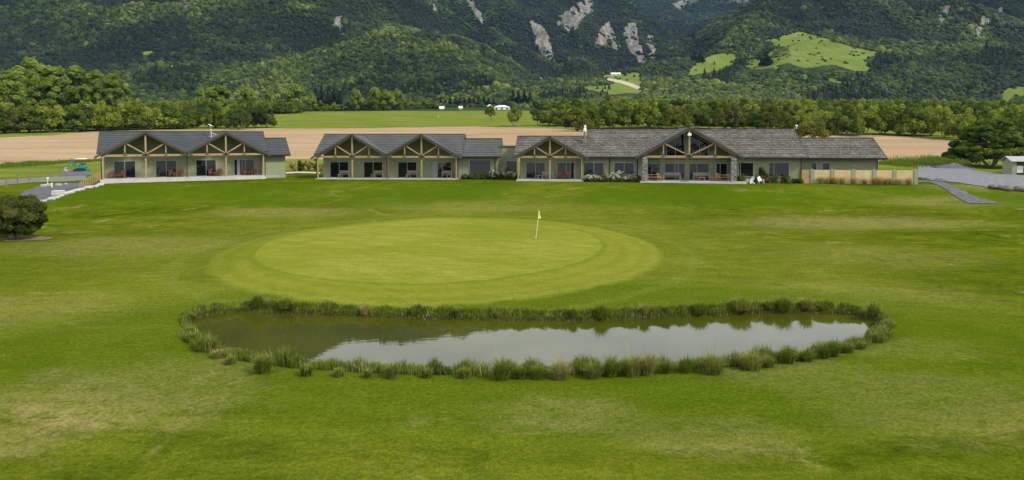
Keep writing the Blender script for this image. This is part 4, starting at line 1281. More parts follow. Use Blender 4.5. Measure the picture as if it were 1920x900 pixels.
    vx = s(1493.5, th, zh); m = MB(); m.tube([(vx, th, zh), (vx, th, zh + 0.3)], 0.04, 8); m.tube([(vx, th, zh + 0.28), (vx, th, zh + 0.36), (vx, th, zh + 0.46), (vx, th, zh + 0.52)], [0.06, 0.17, 0.17, 0.05], 10)
    m.build("roof_vent", M_WHITE, bd.root)
    return sc_
SC3 = lodge(B3)

# television aerial on the left block
def aerial():
    m = MB(); sx = B1.S(396.5, 3.0, 5.0); z0 = 4.3
    m.tube([(sx, 3.4, z0), (sx, 3.4, 6.05)], 0.035, 6)
    m.bar((sx - 0.1, 3.4, 5.75), (sx + 1.0, 3.2, 5.3), 0.05); m.bar((sx - 0.35, 3.4, 5.25), (sx + 0.5, 3.4, 5.3), 0.03)
    for k in range(5): m.bar((sx + 0.1 + k * .2, 3.0, 5.68 - k * .08), (sx + 0.1 + k * .2, 3.6, 5.68 - k * .08), 0.02)
    r_ = m.build("aerial", M_WHITE, B1.root)
    d = MB(); c = Vector((sx - 0.12, 3.3, 6.7)); ax = Vector((0.5, -0.2, 1)).normalized()
    d.tube([c - ax * 0.04, c, c + ax * 0.05], [0.10, 0.26, 0.29], 14); d.tube([(sx, 3.4, 6.05), tuple(c)], 0.03, 6)
    d.build("dish", M_WHITE, r_)
aerial()

# ---- timber steps at the end of the left block
def steps():
    bd = B1
    root = tag(empty("porch_steps", bd.W(-0.3, 0.9, 0.0), bd.psi), "red brown timber steps with pale railing at the left end of the porch", "steps")
    Wd, n, rise = 1.7, 7, 0.185
    m = MB()
    for i in range(n): m.box(-0.3 * (i + 1) - 0.02, -0.3 * i, -Wd / 2, Wd / 2, -rise * (i + 1), -rise * (i + 1) + 0.045)
    m.build("tread", M_DECKRED, root)
    for sg in (-1, 1):
        q = MB(); y = sg * (Wd / 2 + 0.03)
        q.prism([(0, -0.05), (0, -1.5), (-0.3 * n, -rise * n - 0.35), (-0.3 * n, -rise * n + 0.05)], y - 0.025, y + 0.025); q.build("side_panel", M_DECKRED, root)
        h = MB()
        for i in range(12):
            x = -0.03 - i * (0.3 * n - 0.06) / 11; zb = -rise / 0.3 * -x
            h.box(x - 0.025, x + 0.025, y - 0.065, y - 0.03, -rise * (-x) / 0.3 - 0.02, -rise * (-x) / 0.3 + 0.93)
        h.bar((0.02, y, 0.97), (-0.3 * n - 0.02, y, -rise * n + 0.97), 0.09, 0.05)
        h.box(-0.05, 0.05, y - 0.05, y + 0.05, -0.3, 1.05); h.box(-0.3 * n - 0.05, -0.3 * n + 0.05, y - 0.05, y + 0.05, -rise * n - 0.5, -rise * n + 1.02)
        h.build("railing", M_TIMBER, root)
steps()
# ------------------------------------------------------------------ trees
def leaf_mat(name, cols, rough=0.75, vary=0.22):
    m, n, l, b = mat(name)
    a = N(n, "ShaderNodeAttribute", attribute_name="tone")
    oi = N(n, "ShaderNodeObjectInfo")
    v = math_(n, l, 'ADD', a.outputs["Fac"], math_(n, l, 'MULTIPLY', math_(n, l, 'SUBTRACT', oi.outputs["Random"], 0.5), vary))
    r = ramp(n, cols); l.new(v, r.inputs[0]); l.new(r.outputs[0], b.inputs["Base Color"])
    b.inputs["Roughness"].default_value = rough; b.inputs["Specular IOR Level"].default_value = 0.15
    tr = N(n, "ShaderNodeBsdfTranslucent"); l.new(mixc(n, l, 1.0, r.outputs[0], (1.0, 1.15, 0.5), 'MULTIPLY'), tr.inputs[0])
    mx = N(n, "ShaderNodeMixShader"); mx.inputs[0].default_value = 0.35
    out = [x for x in n if x.type == 'OUTPUT_MATERIAL'][0]
    l.new(b.outputs[0], mx.inputs[1]); l.new(tr.outputs[0], mx.inputs[2]); l.new(mx.outputs[0], out.inputs[0])
    return m
L_BELT = leaf_mat("belt_leaves", [(0.0, (0.032, 0.055, 0.008)), (0.35, (0.076, 0.118, 0.012)), (0.65, (0.140, 0.182, 0.018)), (1.0, (0.25, 0.275, 0.034))], vary=0.75)
L_GOLD = leaf_mat("olive_gold_leaves", [(0.05, (0.045, 0.055, 0.007)), (0.4, (0.085, 0.100, 0.010)), (0.7, (0.13, 0.140, 0.016)), (0.95, (0.19, 0.185, 0.028))])
L_POP = leaf_mat("poplar_leaves", [(0.05, (0.085, 0.130, 0.016)), (0.4, (0.130, 0.190, 0.022)), (0.7, (0.185, 0.245, 0.035)), (0.95, (0.25, 0.30, 0.06))])
L_DARK = leaf_mat("conifer_needles", [(0.1, (0.008, 0.020, 0.010)), (0.5, (0.014, 0.032, 0.016)), (0.9, (0.028, 0.050, 0.022))])
L_BUSH = leaf_mat("manuka_leaves", [(0.05, (0.030, 0.042, 0.007)), (0.4, (0.066, 0.084, 0.013)), (0.7, (0.112, 0.126, 0.020)), (0.95, (0.175, 0.175, 0.040))])
L_SHRUB = leaf_mat("shrub_leaves", [(0.05, (0.025, 0.045, 0.010)), (0.5, (0.060, 0.095, 0.018)), (0.95, (0.12, 0.16, 0.035))])
L_RUST = leaf_mat("rusty_leaves", [(0.05, (0.075, 0.035, 0.012)), (0.5, (0.17, 0.085, 0.025)), (0.95, (0.28, 0.16, 0.05))])
L_FLOWER = leaf_mat("white_petals", [(0.05, (0.50, 0.50, 0.38)), (0.95, (0.75, 0.74, 0.62))])
L_TUSS = leaf_mat("dry_tussock_blades", [(0.05, (0.14, 0.09, 0.03)), (0.4, (0.30, 0.20, 0.075)), (0.75, (0.48, 0.35, 0.15)), (0.95, (0.60, 0.47, 0.25))])
L_BLADE = leaf_mat("bank_grass_blades", [(0.05, (0.040, 0.065, 0.006)), (0.35, (0.095, 0.145, 0.010)), (0.60, (0.165, 0.205, 0.024)), (0.80, (0.26, 0.235, 0.075)), (0.95, (0.40, 0.31, 0.17))], vary=0.15)
L_FLAX = leaf_mat("flax_blades", [(0.05, (0.045, 0.070, 0.018)), (0.5, (0.10, 0.13, 0.035)), (0.95, (0.24, 0.24, 0.085))])
M_BARK = m_simple("grey_bark", (0.10, 0.085, 0.065), (0.24, 0.21, 0.17), 2.5, 0.9, 0.4, (3, 3, 0.6))
M_BARKD = m_simple("dark_bark", (0.045, 0.035, 0.027), (0.10, 0.08, 0.06), 2.5, 0.9, 0.4, (3, 3, 0.6))

def leaf_mesh(name, clumps, n, size, material, seed, up=0.35, aspect=0.7, tonev=0.55, jag=1.0, drop_z=None, squash=1.0):
    """leaf-spray faces spread through the shells of clumps [(x, y, z, r)]"""
    r_ = np.random.default_rng(seed)
    cl = np.array(clumps, float)
    wts = cl[:, 3] ** 2; wts /= wts.sum()
    k = r_.choice(len(cl), size=n, p=wts)
    d = r_.normal(size=(n, 3)); d /= np.linalg.norm(d, axis=1)[:, None]
    low = d[:, 2] < -0.35
    d[low, 2] *= 0.35; d /= np.linalg.norm(d, axis=1)[:, None]
    rad_ = cl[k, 3] * (0.62 + 0.45 * r_.random(n) ** 0.6)
    c = cl[k, :3] + d * rad_[:, None] * np.array([1, 1, squash])
    nv = d + r_.normal(size=(n, 3)) * 0.45; nv[:, 2] += up
    nv /= np.linalg.norm(nv, axis=1)[:, None]
    a = np.cross(nv, r_.normal(size=(n, 3))); a /= np.linalg.norm(a, axis=1)[:, None]
    b = np.cross(nv, a)
    s = size * (0.55 + 0.9 * r_.random(n))
    A = a * s[:, None]; B = b * (s * aspect)[:, None]
    j = lambda: 1 + jag * 0.35 * (r_.random(n)[:, None] - 0.5)
    V = np.stack([c - A * j(), c - B * j() + A * 0.15, c + A * j(), c + B * j() - A * 0.1], 1).reshape(-1, 3)
    clt = r_.random(len(cl))
    tone = 0.5 + (clt[k] - 0.5) * tonev + (r_.random(n) - 0.5) * 0.35
    return mesh_np(name, V, np.arange(4 * n), 4, [material], False, {'tone': ('FLOAT', np.repeat(tone, 4))})

def crown_clumps(r_, H, W, z0, n, shape="dome", rr=(0.16, 0.28)):
    out = []
    for i in range(n):
        if shape == "dome":
            a = r_.random() * 6.283; q = math.sqrt(r_.random()) * 0.5 * W
            frac = 1 - (q / (0.5 * W)) ** 2 * 0.72
            rad_ = W * r_.uniform(*rr) * 0.5 + 0.2
            zt = z0 + (H - z0) * frac * r_.uniform(0.12, 1.0) ** 0.75 - rad_ * 0.55
            zt = max(zt, z0 + rad_ * 0.5)
        elif shape == "oval":
            f = r_.random(); prof_ = math.sin(math.pi * (0.10 + 0.86 * f)) ** 0.6
            a = r_.random() * 6.283; q = math.sqrt(r_.random()) * 0.5 * W * prof_ * 0.8
            rad_ = W * r_.uniform(*rr) * 0.55
            zt = z0 + (H - z0) * f * 0.92 + 0.02 * H
        elif shape == "cone":
            f = r_.random() ** 1.3; a = r_.random() * 6.283; q = 0.45 * W * (1 - f) * r_.uniform(0.5, 1)
            rad_ = W * 0.14 * (1.25 - f); zt = z0 + (H - z0) * f * 0.97
        elif shape == "ball":
            d = r_.normal(size=3); d /= np.linalg.norm(d); d *= r_.random() ** 0.4 * 0.62
            rad_ = W * r_.uniform(*rr) * 0.55
            out.append((d[0] * W * 0.62, d[1] * W * 0.62, z0 + (H - z0) * (0.5 + d[2] * 0.58), rad_)); continue
        out.append((math.cos(a) * q, math.sin(a) * q, zt, rad_))
    return out

def trunk_mesh(r_, H, W, z0, nst, clumps, rad_, lean=0.25):
    m = MB()
    cl = sorted(clumps, key=lambda c: -c[3])
    for i in range(nst):
        a = 6.283 * i / max(1, nst) + r_.random(); bx, by = math.cos(a) * rad_ * 1.3 * (nst > 1), math.sin(a) * rad_ * 1.3 * (nst > 1)
        lx, ly = math.cos(a) * W * lean * (0.4 + 0.6 * r_.random()) * (nst > 1), math.sin(a) * W * lean * (nst > 1)
        mid = (bx + lx * 0.35 + r_.normal() * .1, by + ly * 0.35, z0 * 0.6 + 0.3)
        top = (bx + lx, by + ly, z0 + (H - z0) * 0.35)
        m.tube([(bx, by, -0.4), (bx * 1.1, by * 1.1, 0.2), mid, top], [rad_ * 1.35, rad_, rad_ * 0.8, rad_ * 0.5], 7)
        for k in range(3):
            c = cl[(i * 3 + k) % len(cl)]
            mm = [(top[j] + c[j]) / 2 + r_.normal() * 0.2 for j in range(3)]
            m.tube([mid if k == 0 else top, mm, c[:3]], [rad_ * 0.5, rad_ * 0.35, rad_ * 0.16], 5)
    return m

PROTO = {}
def proto_tree(key, name, H, W, shape, z0f, ncl, nleaf, lsize, lm, bark, nst, trad, seed, rr=(0.16, 0.28), **kw):
    r_ = np.random.default_rng(seed)
    cl = crown_clumps(r_, H, W, H * z0f, ncl, shape, rr)
    tm = trunk_mesh(r_, H, W, H * z0f, nst, cl, trad)
    me = leaf_mesh("crown", cl, nleaf, lsize, lm, seed + 1, **kw)
    tme = bpy.data.meshes.new("trunk"); tme.from_pydata(tm.v, [], tm.f); tme.materials.append(bark); tme.update()
    for p in tme.polygons: p.use_smooth = True
    PROTO[key] = (name, tme, me, H, W)

for i in range(5):
    proto_tree("belt%d" % i, "broadleaf_tree", 10, [11, 10, 9.5, 12, 8.5][i], "dome", [0.16, 0.12, 0.20, 0.14, 0.12][i], [40, 36, 32, 46, 30][i], 6000, 0.32, L_BELT, M_BARK, [3, 4, 2, 5, 3][i], 0.17, 50 + i)
for i in range(2):
    proto_tree("gold%d" % i, "broadleaf_tree", 10, [12, 10][i], "dome", 0.15, 38, 6000, 0.32, L_GOLD, M_BARK, 4, 0.17, 70 + i)
for i in range(3):
    proto_tree("pop%d" % i, "poplar_tree", 24, [15, 13, 17][i], "oval", 0.08, 46, 9000, 0.62, L_POP, M_BARKD, 1, 0.45, 80 + i, rr=(0.13, 0.24))
for i in range(2):
    proto_tree("wil%d" % i, "willow_tree", 16, [16, 14][i], "oval", 0.06, 34, 5000, 0.62, L_POP, M_BARKD, 1, 0.35, 90 + i, rr=(0.18, 0.30))
for i in range(2):
    proto_tree("con%d" % i, "conifer_tree", 20, [9, 8][i], "cone", 0.05, 60, 5000, 0.50, L_DARK, M_BARKD, 1, 0.3, 95 + i, up=0.0, aspect=0.4)
proto_tree("round", "broadleaf_tree", 9.3, 9.0, "ball", 0.20, 24, 5000, 0.30, L_BELT, M_BARK, 2, 0.20, 120)
proto_tree("round1", "broadleaf_tree", 9.0, 10.5, "ball", 0.18, 26, 5000, 0.32, L_BELT, M_BARK, 3, 0.20, 121)

def plant(key, x, y, z, H, W, label, group=None, rz=None, cat="tree"):
    name, tme, cme, h0, w0 = PROTO[key]
    root = tag(empty(name, (x, y, z), random.random() * 6.28 if rz is None else rz), label, cat, group)
    root.scale = (W / w0, W / w0, H / h0)
    add("trunk", tme, root); add("crown", cme, root)
    return root

ORD = ["first", "second", "third", "fourth", "fifth", "sixth", "seventh", "eighth", "ninth", "tenth", "eleventh", "twelfth", "thirteenth", "fourteenth",
       "fifteenth", "sixteenth", "seventeenth", "eighteenth", "nineteenth", "twentieth"] + ["twenty-" + w for w in ("first", "second", "third", "fourth", "fifth", "sixth", "seventh", "eighth", "ninth")] + ["thirtieth"] + ["thirty-" + w for w in ("first", "second", "third", "fourth", "fifth", "sixth", "seventh", "eighth", "ninth")] + ["fortieth"] + ["forty-" + w for w in ("first", "second", "third", "fourth", "fifth", "sixth", "seventh", "eighth", "ninth")]

def row(items, desc, group, y0=100, wfun=None):
    """items: (key, px, base py, top py, width px)"""
    for i, (key, px, by, ty, wpx) in enumerate(items):
        x, y, z = hit(px, by, y0)
        H = (by - ty) / F * y; W = wpx / F * y
        plant(key, x, y, z - 0.1, H, W, desc % ORD[i], group)

RR_ = random.Random(11)
# --- belt on the left, in front
belt_left = []
for i, px in enumerate(range(-30, 362, 21)):
    belt_left.append((RR_.choice(["belt0", "belt1", "belt2", "belt3", "belt4", "gold1"]), px + RR_.uniform(-5, 5), 251 - (px + 30) * 0.028 + RR_.uniform(-1, 1), RR_.uniform(184, 197) if px > 90 else RR_.uniform(190, 205), RR_.uniform(44, 60)))
row(belt_left, "%s tree from the left in the front row beside the stubble field", "trees in the left belt, front row", 120)
row([(RR_.choice(["belt0", "belt2", "belt3", "belt4"]), px + RR_.uniform(-6, 6), 244 - (px + 30) * 0.02, RR_.uniform(185, 200), RR_.uniform(50, 66)) for px in range(-40, 340, 27)],
    "%s tree from the left in the shaded second row of the left belt", "trees in the left belt, second row", 120)
# --- clump with bare trunks behind the left block
row([("belt4", 362, 240, 214, 24), ("belt2", 389, 226, 190, 34), ("belt1", 404, 240, 184, 42), ("belt3", 426, 240.5, 190, 36), ("belt0", 447, 243, 193, 42), ("gold1", 462, 240, 188, 34), ("belt2", 478, 240, 183, 46), ("gold0", 500, 239, 204, 34)],
    "%s tree from the left in the open clump above the left roof", "open clump of trees above the left roof", 150)
# --- poplars
row([("pop0", -20, 232, 128, 80), ("pop1", 22, 230, 133, 62), ("pop2", 52, 226, 112, 80), ("pop0", 88, 226, 117, 70), ("pop1", 118, 226, 124, 60), ("pop2", 146, 226, 127, 70), ("pop0", 180, 226, 128, 52), ("pop1", 212, 225, 136, 52), ("pop2", 236, 224, 158, 40)],
    "%s tall light green poplar from the left behind the dark belt", "tall poplars behind the left belt", 250)
row([("wil0", 376, 214, 166, 24), ("wil1", 412, 216, 160, 56), ("wil0", 465, 214, 166, 46), ("wil1", 505, 212, 165, 26), ("wil0", 552, 210, 161, 50), ("wil1", 583, 208, 176, 26)],
    "%s pale willow from the left beyond the green pasture", "pale willows beyond the pasture", 250)
row([("wil1", 668, 207, 166, 26), ("wil0", 703, 207, 165, 36), ("wil1", 728, 207, 169, 34), ("wil0", 747, 206, 172, 26)],
    "%s willow from the left behind the hedge at the pasture edge", "willows behind the pasture hedge", 300)
row([("con0", 592, 203, 158, 15), ("con1", 603, 203, 156, 15), ("con0", 615, 203, 160, 15), ("con1", 626, 203, 161, 15), ("con0", 636, 203, 163, 15)],
    "%s dark conifer from the left between the two willow groups", "dark conifers between the willow groups", 300)
row([("con1", 962, 196, 166, 14), ("con0", 972, 196, 163, 15), ("con1", 983, 196, 165, 15), ("con0", 994, 196, 169, 14)],
    "%s dark conifer from the left just behind the white house", "dark conifers behind the white house", 300)
# dark pine shelter row and hedge bushes along the far pasture edge
row([(RR_.choice(["con0", "con1"]), 826 + i * 9.0, 200.5, RR_.uniform(178, 184), 14) for i in range(12)],
    "%s tree from the left in the dark shelter row behind the sheds", "dark shelter row behind the sheds", 300)
row([(RR_.choice(["belt0", "belt1", "belt3", "round", "belt4"]), 520 + i * 13.2 + RR_.uniform(-3, 3), 209.5 - i * 0.27, RR_.uniform(188, 196) - i * 0.1, RR_.uniform(17, 24)) for i in range(24)],
    "%s bushy tree from the left in the hedge along the pasture edge", "hedge trees along the pasture edge", 250)
row([(RR_.choice(["belt0", "belt1", "round", "belt4"]), 1003 + i * 13 + RR_.uniform(-3, 3), 205.5, RR_.uniform(183, 190), RR_.uniform(20, 26)) for i in range(12)],
    "%s tree from the left in the hedge right of the white house", "hedge trees right of the white house", 300)
# --- lone trees in the pasture
x, y, z = hit(921, 226.5, 150); plant("round", x, y, z, 30 / F * y, 27 / F * y, "small round dark tree standing alone in the green pasture", None, 1.0)
x, y, z = hit(964.5, 237, 150); plant("round1", x, y, z, 36 / F * y, 37 / F * y, "lone round tree at the pasture edge right of the smaller one", None, 2.3)
# --- belt on the right
right_front = [("round", 1010, 235.5, 202, 38), ("belt0", 1029, 235.5, 200, 36), ("belt4", 1049, 236.5, 193, 44), ("gold1", 1082, 246, 194, 54), ("belt3", 1119, 242.5, 181, 66), ("belt4", 1150, 240, 186, 40), ("belt2", 1181, 240.5, 184, 54),
 ("belt0", 1211, 240, 181, 56), ("belt1", 1237, 240, 184, 44), ("gold0", 1268, 241, 194, 50), ("belt2", 1307, 241, 190, 48), ("belt0", 1330, 241, 192, 44), ("gold1", 1356, 242, 193, 40), ("belt1", 1376, 242, 204, 34), ("gold0", 1397, 243, 203, 36),
 ("belt4", 1425, 243, 198, 42), ("gold1", 1446, 244, 203, 36), ("gold0", 1474, 246, 203, 38), ("belt0", 1500, 246, 196, 44), ("belt3", 1545, 250, 196, 50), ("belt1", 1583, 253.5, 200, 56), ("belt2", 1622, 252.5, 188, 52),
 ("belt0", 1652, 252, 190, 46), ("belt4", 1683, 252, 194, 44), ("belt1", 1713, 254.5, 190, 52), ("belt3", 1745, 255, 192, 46), ("belt2", 1771, 259, 193, 52), ("belt0", 1806, 262, 200, 56), ("belt1", 1890, 262, 190, 60), ("belt3", 1935, 268, 194, 64)]
row(right_front, "%s tree from the left in the front row of the right belt", "trees in the right belt, front row", 120)
def second(n, x0, x1, by, tt, w, lab, grp, y0):
    row([(RR_.choice(["belt0", "belt1", "belt2", "belt3", "belt4", "belt4", "gold0", "gold1"]), x0 + (x1 - x0) * i / (n - 1) + RR_.uniform(-6, 6), by + RR_.uniform(-1.5, 1.5), RR_.uniform(*tt), RR_.uniform(*w)) for i in range(n)], lab, grp, y0)
second(24, 1065, 1940, 236, (184, 196), (42, 56), "%s tree from the left in the shaded second row of the right belt", "trees in the right belt, second row", 120)
second(30, 1080, 1950, 227, (180, 192), (34, 46), "%s tree from the left in the third row of the right belt", "trees in the right belt, third row", 120)
second(36, 1060, 1950, 217, (178, 190), (26, 38), "%s tree from the left in the fourth row of the right belt", "trees in the right belt, fourth row", 120)
x, y, z = hit(1522, 262, 95); plant("gold0", x, y, z, (264 - 225) / F * y, 56 / F * y, "yellow green spreading tree behind the right wing roof", None, 0.7)
# far woods between the belt and the hills
def woods():
    r_ = np.random.default_rng(21); n = 2600
    A = np.radians(r_.uniform(-3, 41, n)); Rr = r_.uniform(430, 640, n)
    X, Y = Rr * np.sin(A), Rr * np.cos(A)
    A2 = np.radians(r_.uniform(-41, -12, 1500)); R2 = r_.uniform(520, 640, 1500)
    X = np.concatenate([X, R2 * np.sin(A2)]); Y = np.concatenate([Y, R2 * np.cos(A2)])
    px, py = proj(X, Y, g(X, Y))
    ok = ((px > 1110) | (px < 560)) & (Y > 400) & ((px > 1180) | (Y > 470) | (px < 560)) & ((px < 1000) | (py < 216))
    X, Y = X[ok], Y[ok]; Z = g(X, Y); n = len(X)
    me = bpy.data.meshes.new("far_woods"); me.vertices.add(n); me.vertices.foreach_set("co", np.stack([X, Y, Z - 0.3], -1).astype(np.float32).ravel())
    for nm, arr in (("tone", 0.5 + 0.3 * pnoise(X / 40, Y / 40, 3)), ("size", r_.uniform(0.65, 1.1, n)), ("rot", r_.random(n) * 6.28)):
        a = me.attributes.new(nm, 'FLOAT', 'POINT'); a.data.foreach_set("value", arr.astype(np.float32))
    a = me.attributes.new("kindi", 'INT', 'POINT'); a.data.foreach_set("value", r_.integers(0, 4, n).astype(np.int32))
    o = tag(add("far_woods", me), "mass of green woodland between the tree belt and the hills", "woods", kind="stuff")
    pc = bpy.data.collections.new("woods_prototypes")
    for i, k in enumerate(("belt0", "belt2", "belt3", "gold0")): pc.objects.link(bpy.data.objects.new("woods_crown_%d" % i, PROTO[k][2]))
    ng = bpy.data.node_groups["forest_scatter"].copy() if "forest_scatter" in bpy.data.node_groups else None
    if ng:
        for q in ng.nodes:
            if q.type == 'COLLECTION_INFO': q.inputs[0].default_value = pc
        md = o.modifiers.new("scatter", 'NODES'); md.node_group = ng
woods()

# trees behind the viewpoint, beyond the lawn (seen in the window glass)
def behind():
    for i in range(26):
        a = R(180) + R(-62 + i * 5.0 + RR_.uniform(-1, 1)); d = RR_.uniform(125, 150)
        x, y = d * math.sin(a), d * math.cos(a)
        plant(RR_.choice(["belt0", "belt1", "belt3", "round1"]), x, y, gz(x, y), RR_.uniform(7, 11), RR_.uniform(11, 15), "%s broad tree along the far edge of the lawn, behind the viewpoint" % ORD[i], "trees across the lawn behind the viewpoint")
behind()

# --- big spreading tree by the car park
def big_tree():
    r_ = np.random.default_rng(5); X, Y, Z = hit(1858, 314, 95)
    H = 98 / F * Y; W = 148 / F * Y
    cl = []
    for i in range(170):
        a = r_.random() * 6.283; q = math.sqrt(r_.random()) * 0.5 * W
        top = (1 - (q / (0.54 * W)) ** 2.2)
        rad_ = r_.uniform(0.6, 1.15)
        z = 0.10 * H + (0.88 * H - rad_ * 0.6) * (top * r_.uniform(0.10, 1.0) ** 0.6)
        cl.append((math.cos(a) * q * 0.93, math.sin(a) * q * 0.93, max(z, 0.15 * H + (0.0 if q > 0.2 * W else 0.10 * H)), rad_))
    root = tag(empty("spreading_tree", (X, Y, Z)), "big spreading tree with dense low crown beside the gravel car park", "tree")
    add("crown", leaf_mesh("crown", cl, 46000, 0.18, L_BELT, 6, squash=0.55, up=0.6, tonev=0.7), root)
    m = trunk_mesh(r_, H, W, H * 0.18, 3, cl, 0.26, 0.2)
    m.build("trunk", M_BARK, root, smooth=True)
big_tree()

# --- rounded bush at the left edge, on bare earth
def left_bush():
    r_ = np.random.default_rng(8); X, Y = G(30, 449, 0.0)
    H = 88 / F * Y; W = 112 / F * Y; cl = []
    for i in range(120):
        d = r_.normal(size=3); d /= np.linalg.norm(d); k = r_.uniform(0.55, 0.86)
        cl.append((d[0] * W * 0.46 * k * 1.1, d[1] * W * 0.46 * k, H * (0.5 + 0.46 * d[2] * k), r_.uniform(0.28, 0.52)))
    root = tag(empty("round_bush", (X, Y, gz(X, Y))), "large round dark bush on a patch of bare earth at the lawn edge", "bush")
    add("crown", leaf_mesh("crown", cl, 60000, 0.085, L_BUSH, 9, up=0.3, aspect=0.4, tonev=0.7), root)
    trunk_mesh(r_, H, W, 0.5, 3, cl, 0.08, 0.2).build("trunk", M_BARK, root, smooth=True)
    return X, Y
BX, BY = left_bush()

# ------------------------------------------------------------------ blades: tussocks, flax, bank grass
def blade_arrays(r_, cx, cy, cz, n, H, spread, width, lean=0.5, toneb=0.5, tonev=0.3, base=0.12):
    a = r_.random(n) * 6.283
    br = base * spread * np.sqrt(r_.random(n))
    bx, by = cx + br * np.cos(a), cy + br * np.sin(a)
    a2 = a + r_.normal(size=n) * 0.5
    q_ = br / max(1e-6, base * spread)
    h = H * (0.35 + 0.7 * r_.random(n)) * (1 - 0.45 * q_ ** 2); ln = lean * h * (0.25 + 0.75 * q_) * (0.3 + 0.9 * r_.random(n))
    w = width * (0.6 + 0.8 * r_.random(n)); sx, sy = -np.sin(a2 + r_.normal(size=n) * .6), np.cos(a2 + r_.normal(size=n) * .6)
    z0 = cz if np.ndim(cz) else np.full(n, cz)
    def pt(f, g_, ww):
        x = bx + np.cos(a2) * ln * f; y = by + np.sin(a2) * ln * f; z = z0 + h * g_
        return np.stack([x - sx * w * ww, y - sy * w * ww, z], -1), np.stack([x + sx * w * ww, y + sy * w * ww, z], -1)
    p0, p1 = pt(0, -0.05, 1.0); q0, q1 = pt(0.3, 0.6, 0.8); t0, t1 = pt(1.0, 1.0 - 0.25 * lean, 0.12)
    V = np.stack([p0, p1, q1, q0, q0, q1, t1, t0], 1).reshape(-1, 3)
    tone = toneb + (r_.random(n) - 0.5) * tonev
    return V, np.repeat(tone, 8)

def blades_obj(name, arrs, material, parent=None):
    V = np.concatenate([a[0] for a in arrs]); T = np.concatenate([a[1] for a in arrs])
    me = mesh_np(name, V, np.arange(len(V)), 4, [material], False, {'tone': ('FLOAT', T)})
    return add(name, me, parent)

def tussock_row():
    px_list = [225, 300, 345, 375, 455, 580, 690, 800, 845, 930, 955, 1055, 1155]
    for i, c in enumerate(px_list):
        px = 1500 + c / 5.623 + RR_.uniform(-1, 1); r_ = np.random.default_rng(300 + i)
        X, Y, _z = B3.W(B3.S(px, -0.45), -0.45); Z = gz(X, Y)
        root = empty("tussock", (X, Y, Z))
        tag(root, "%s dry golden tussock from the gate along the timber fence" % ORD[i], "tussock", "dry tussocks along the timber fence")
        a1 = blade_arrays(r_, 0, 0, 0, 560, 1.4 * r_.uniform(0.85, 1.15), 1.0, 0.013, 0.80, 0.80, 0.35, 0.12)
        a2 = blade_arrays(r_, 0, 0, 0, 130, 0.55, 1.0, 0.014, 0.5, 0.30, 0.4, 0.2)
        blades_obj("blades", [a1, a2], L_TUSS, root)
tussock_row()

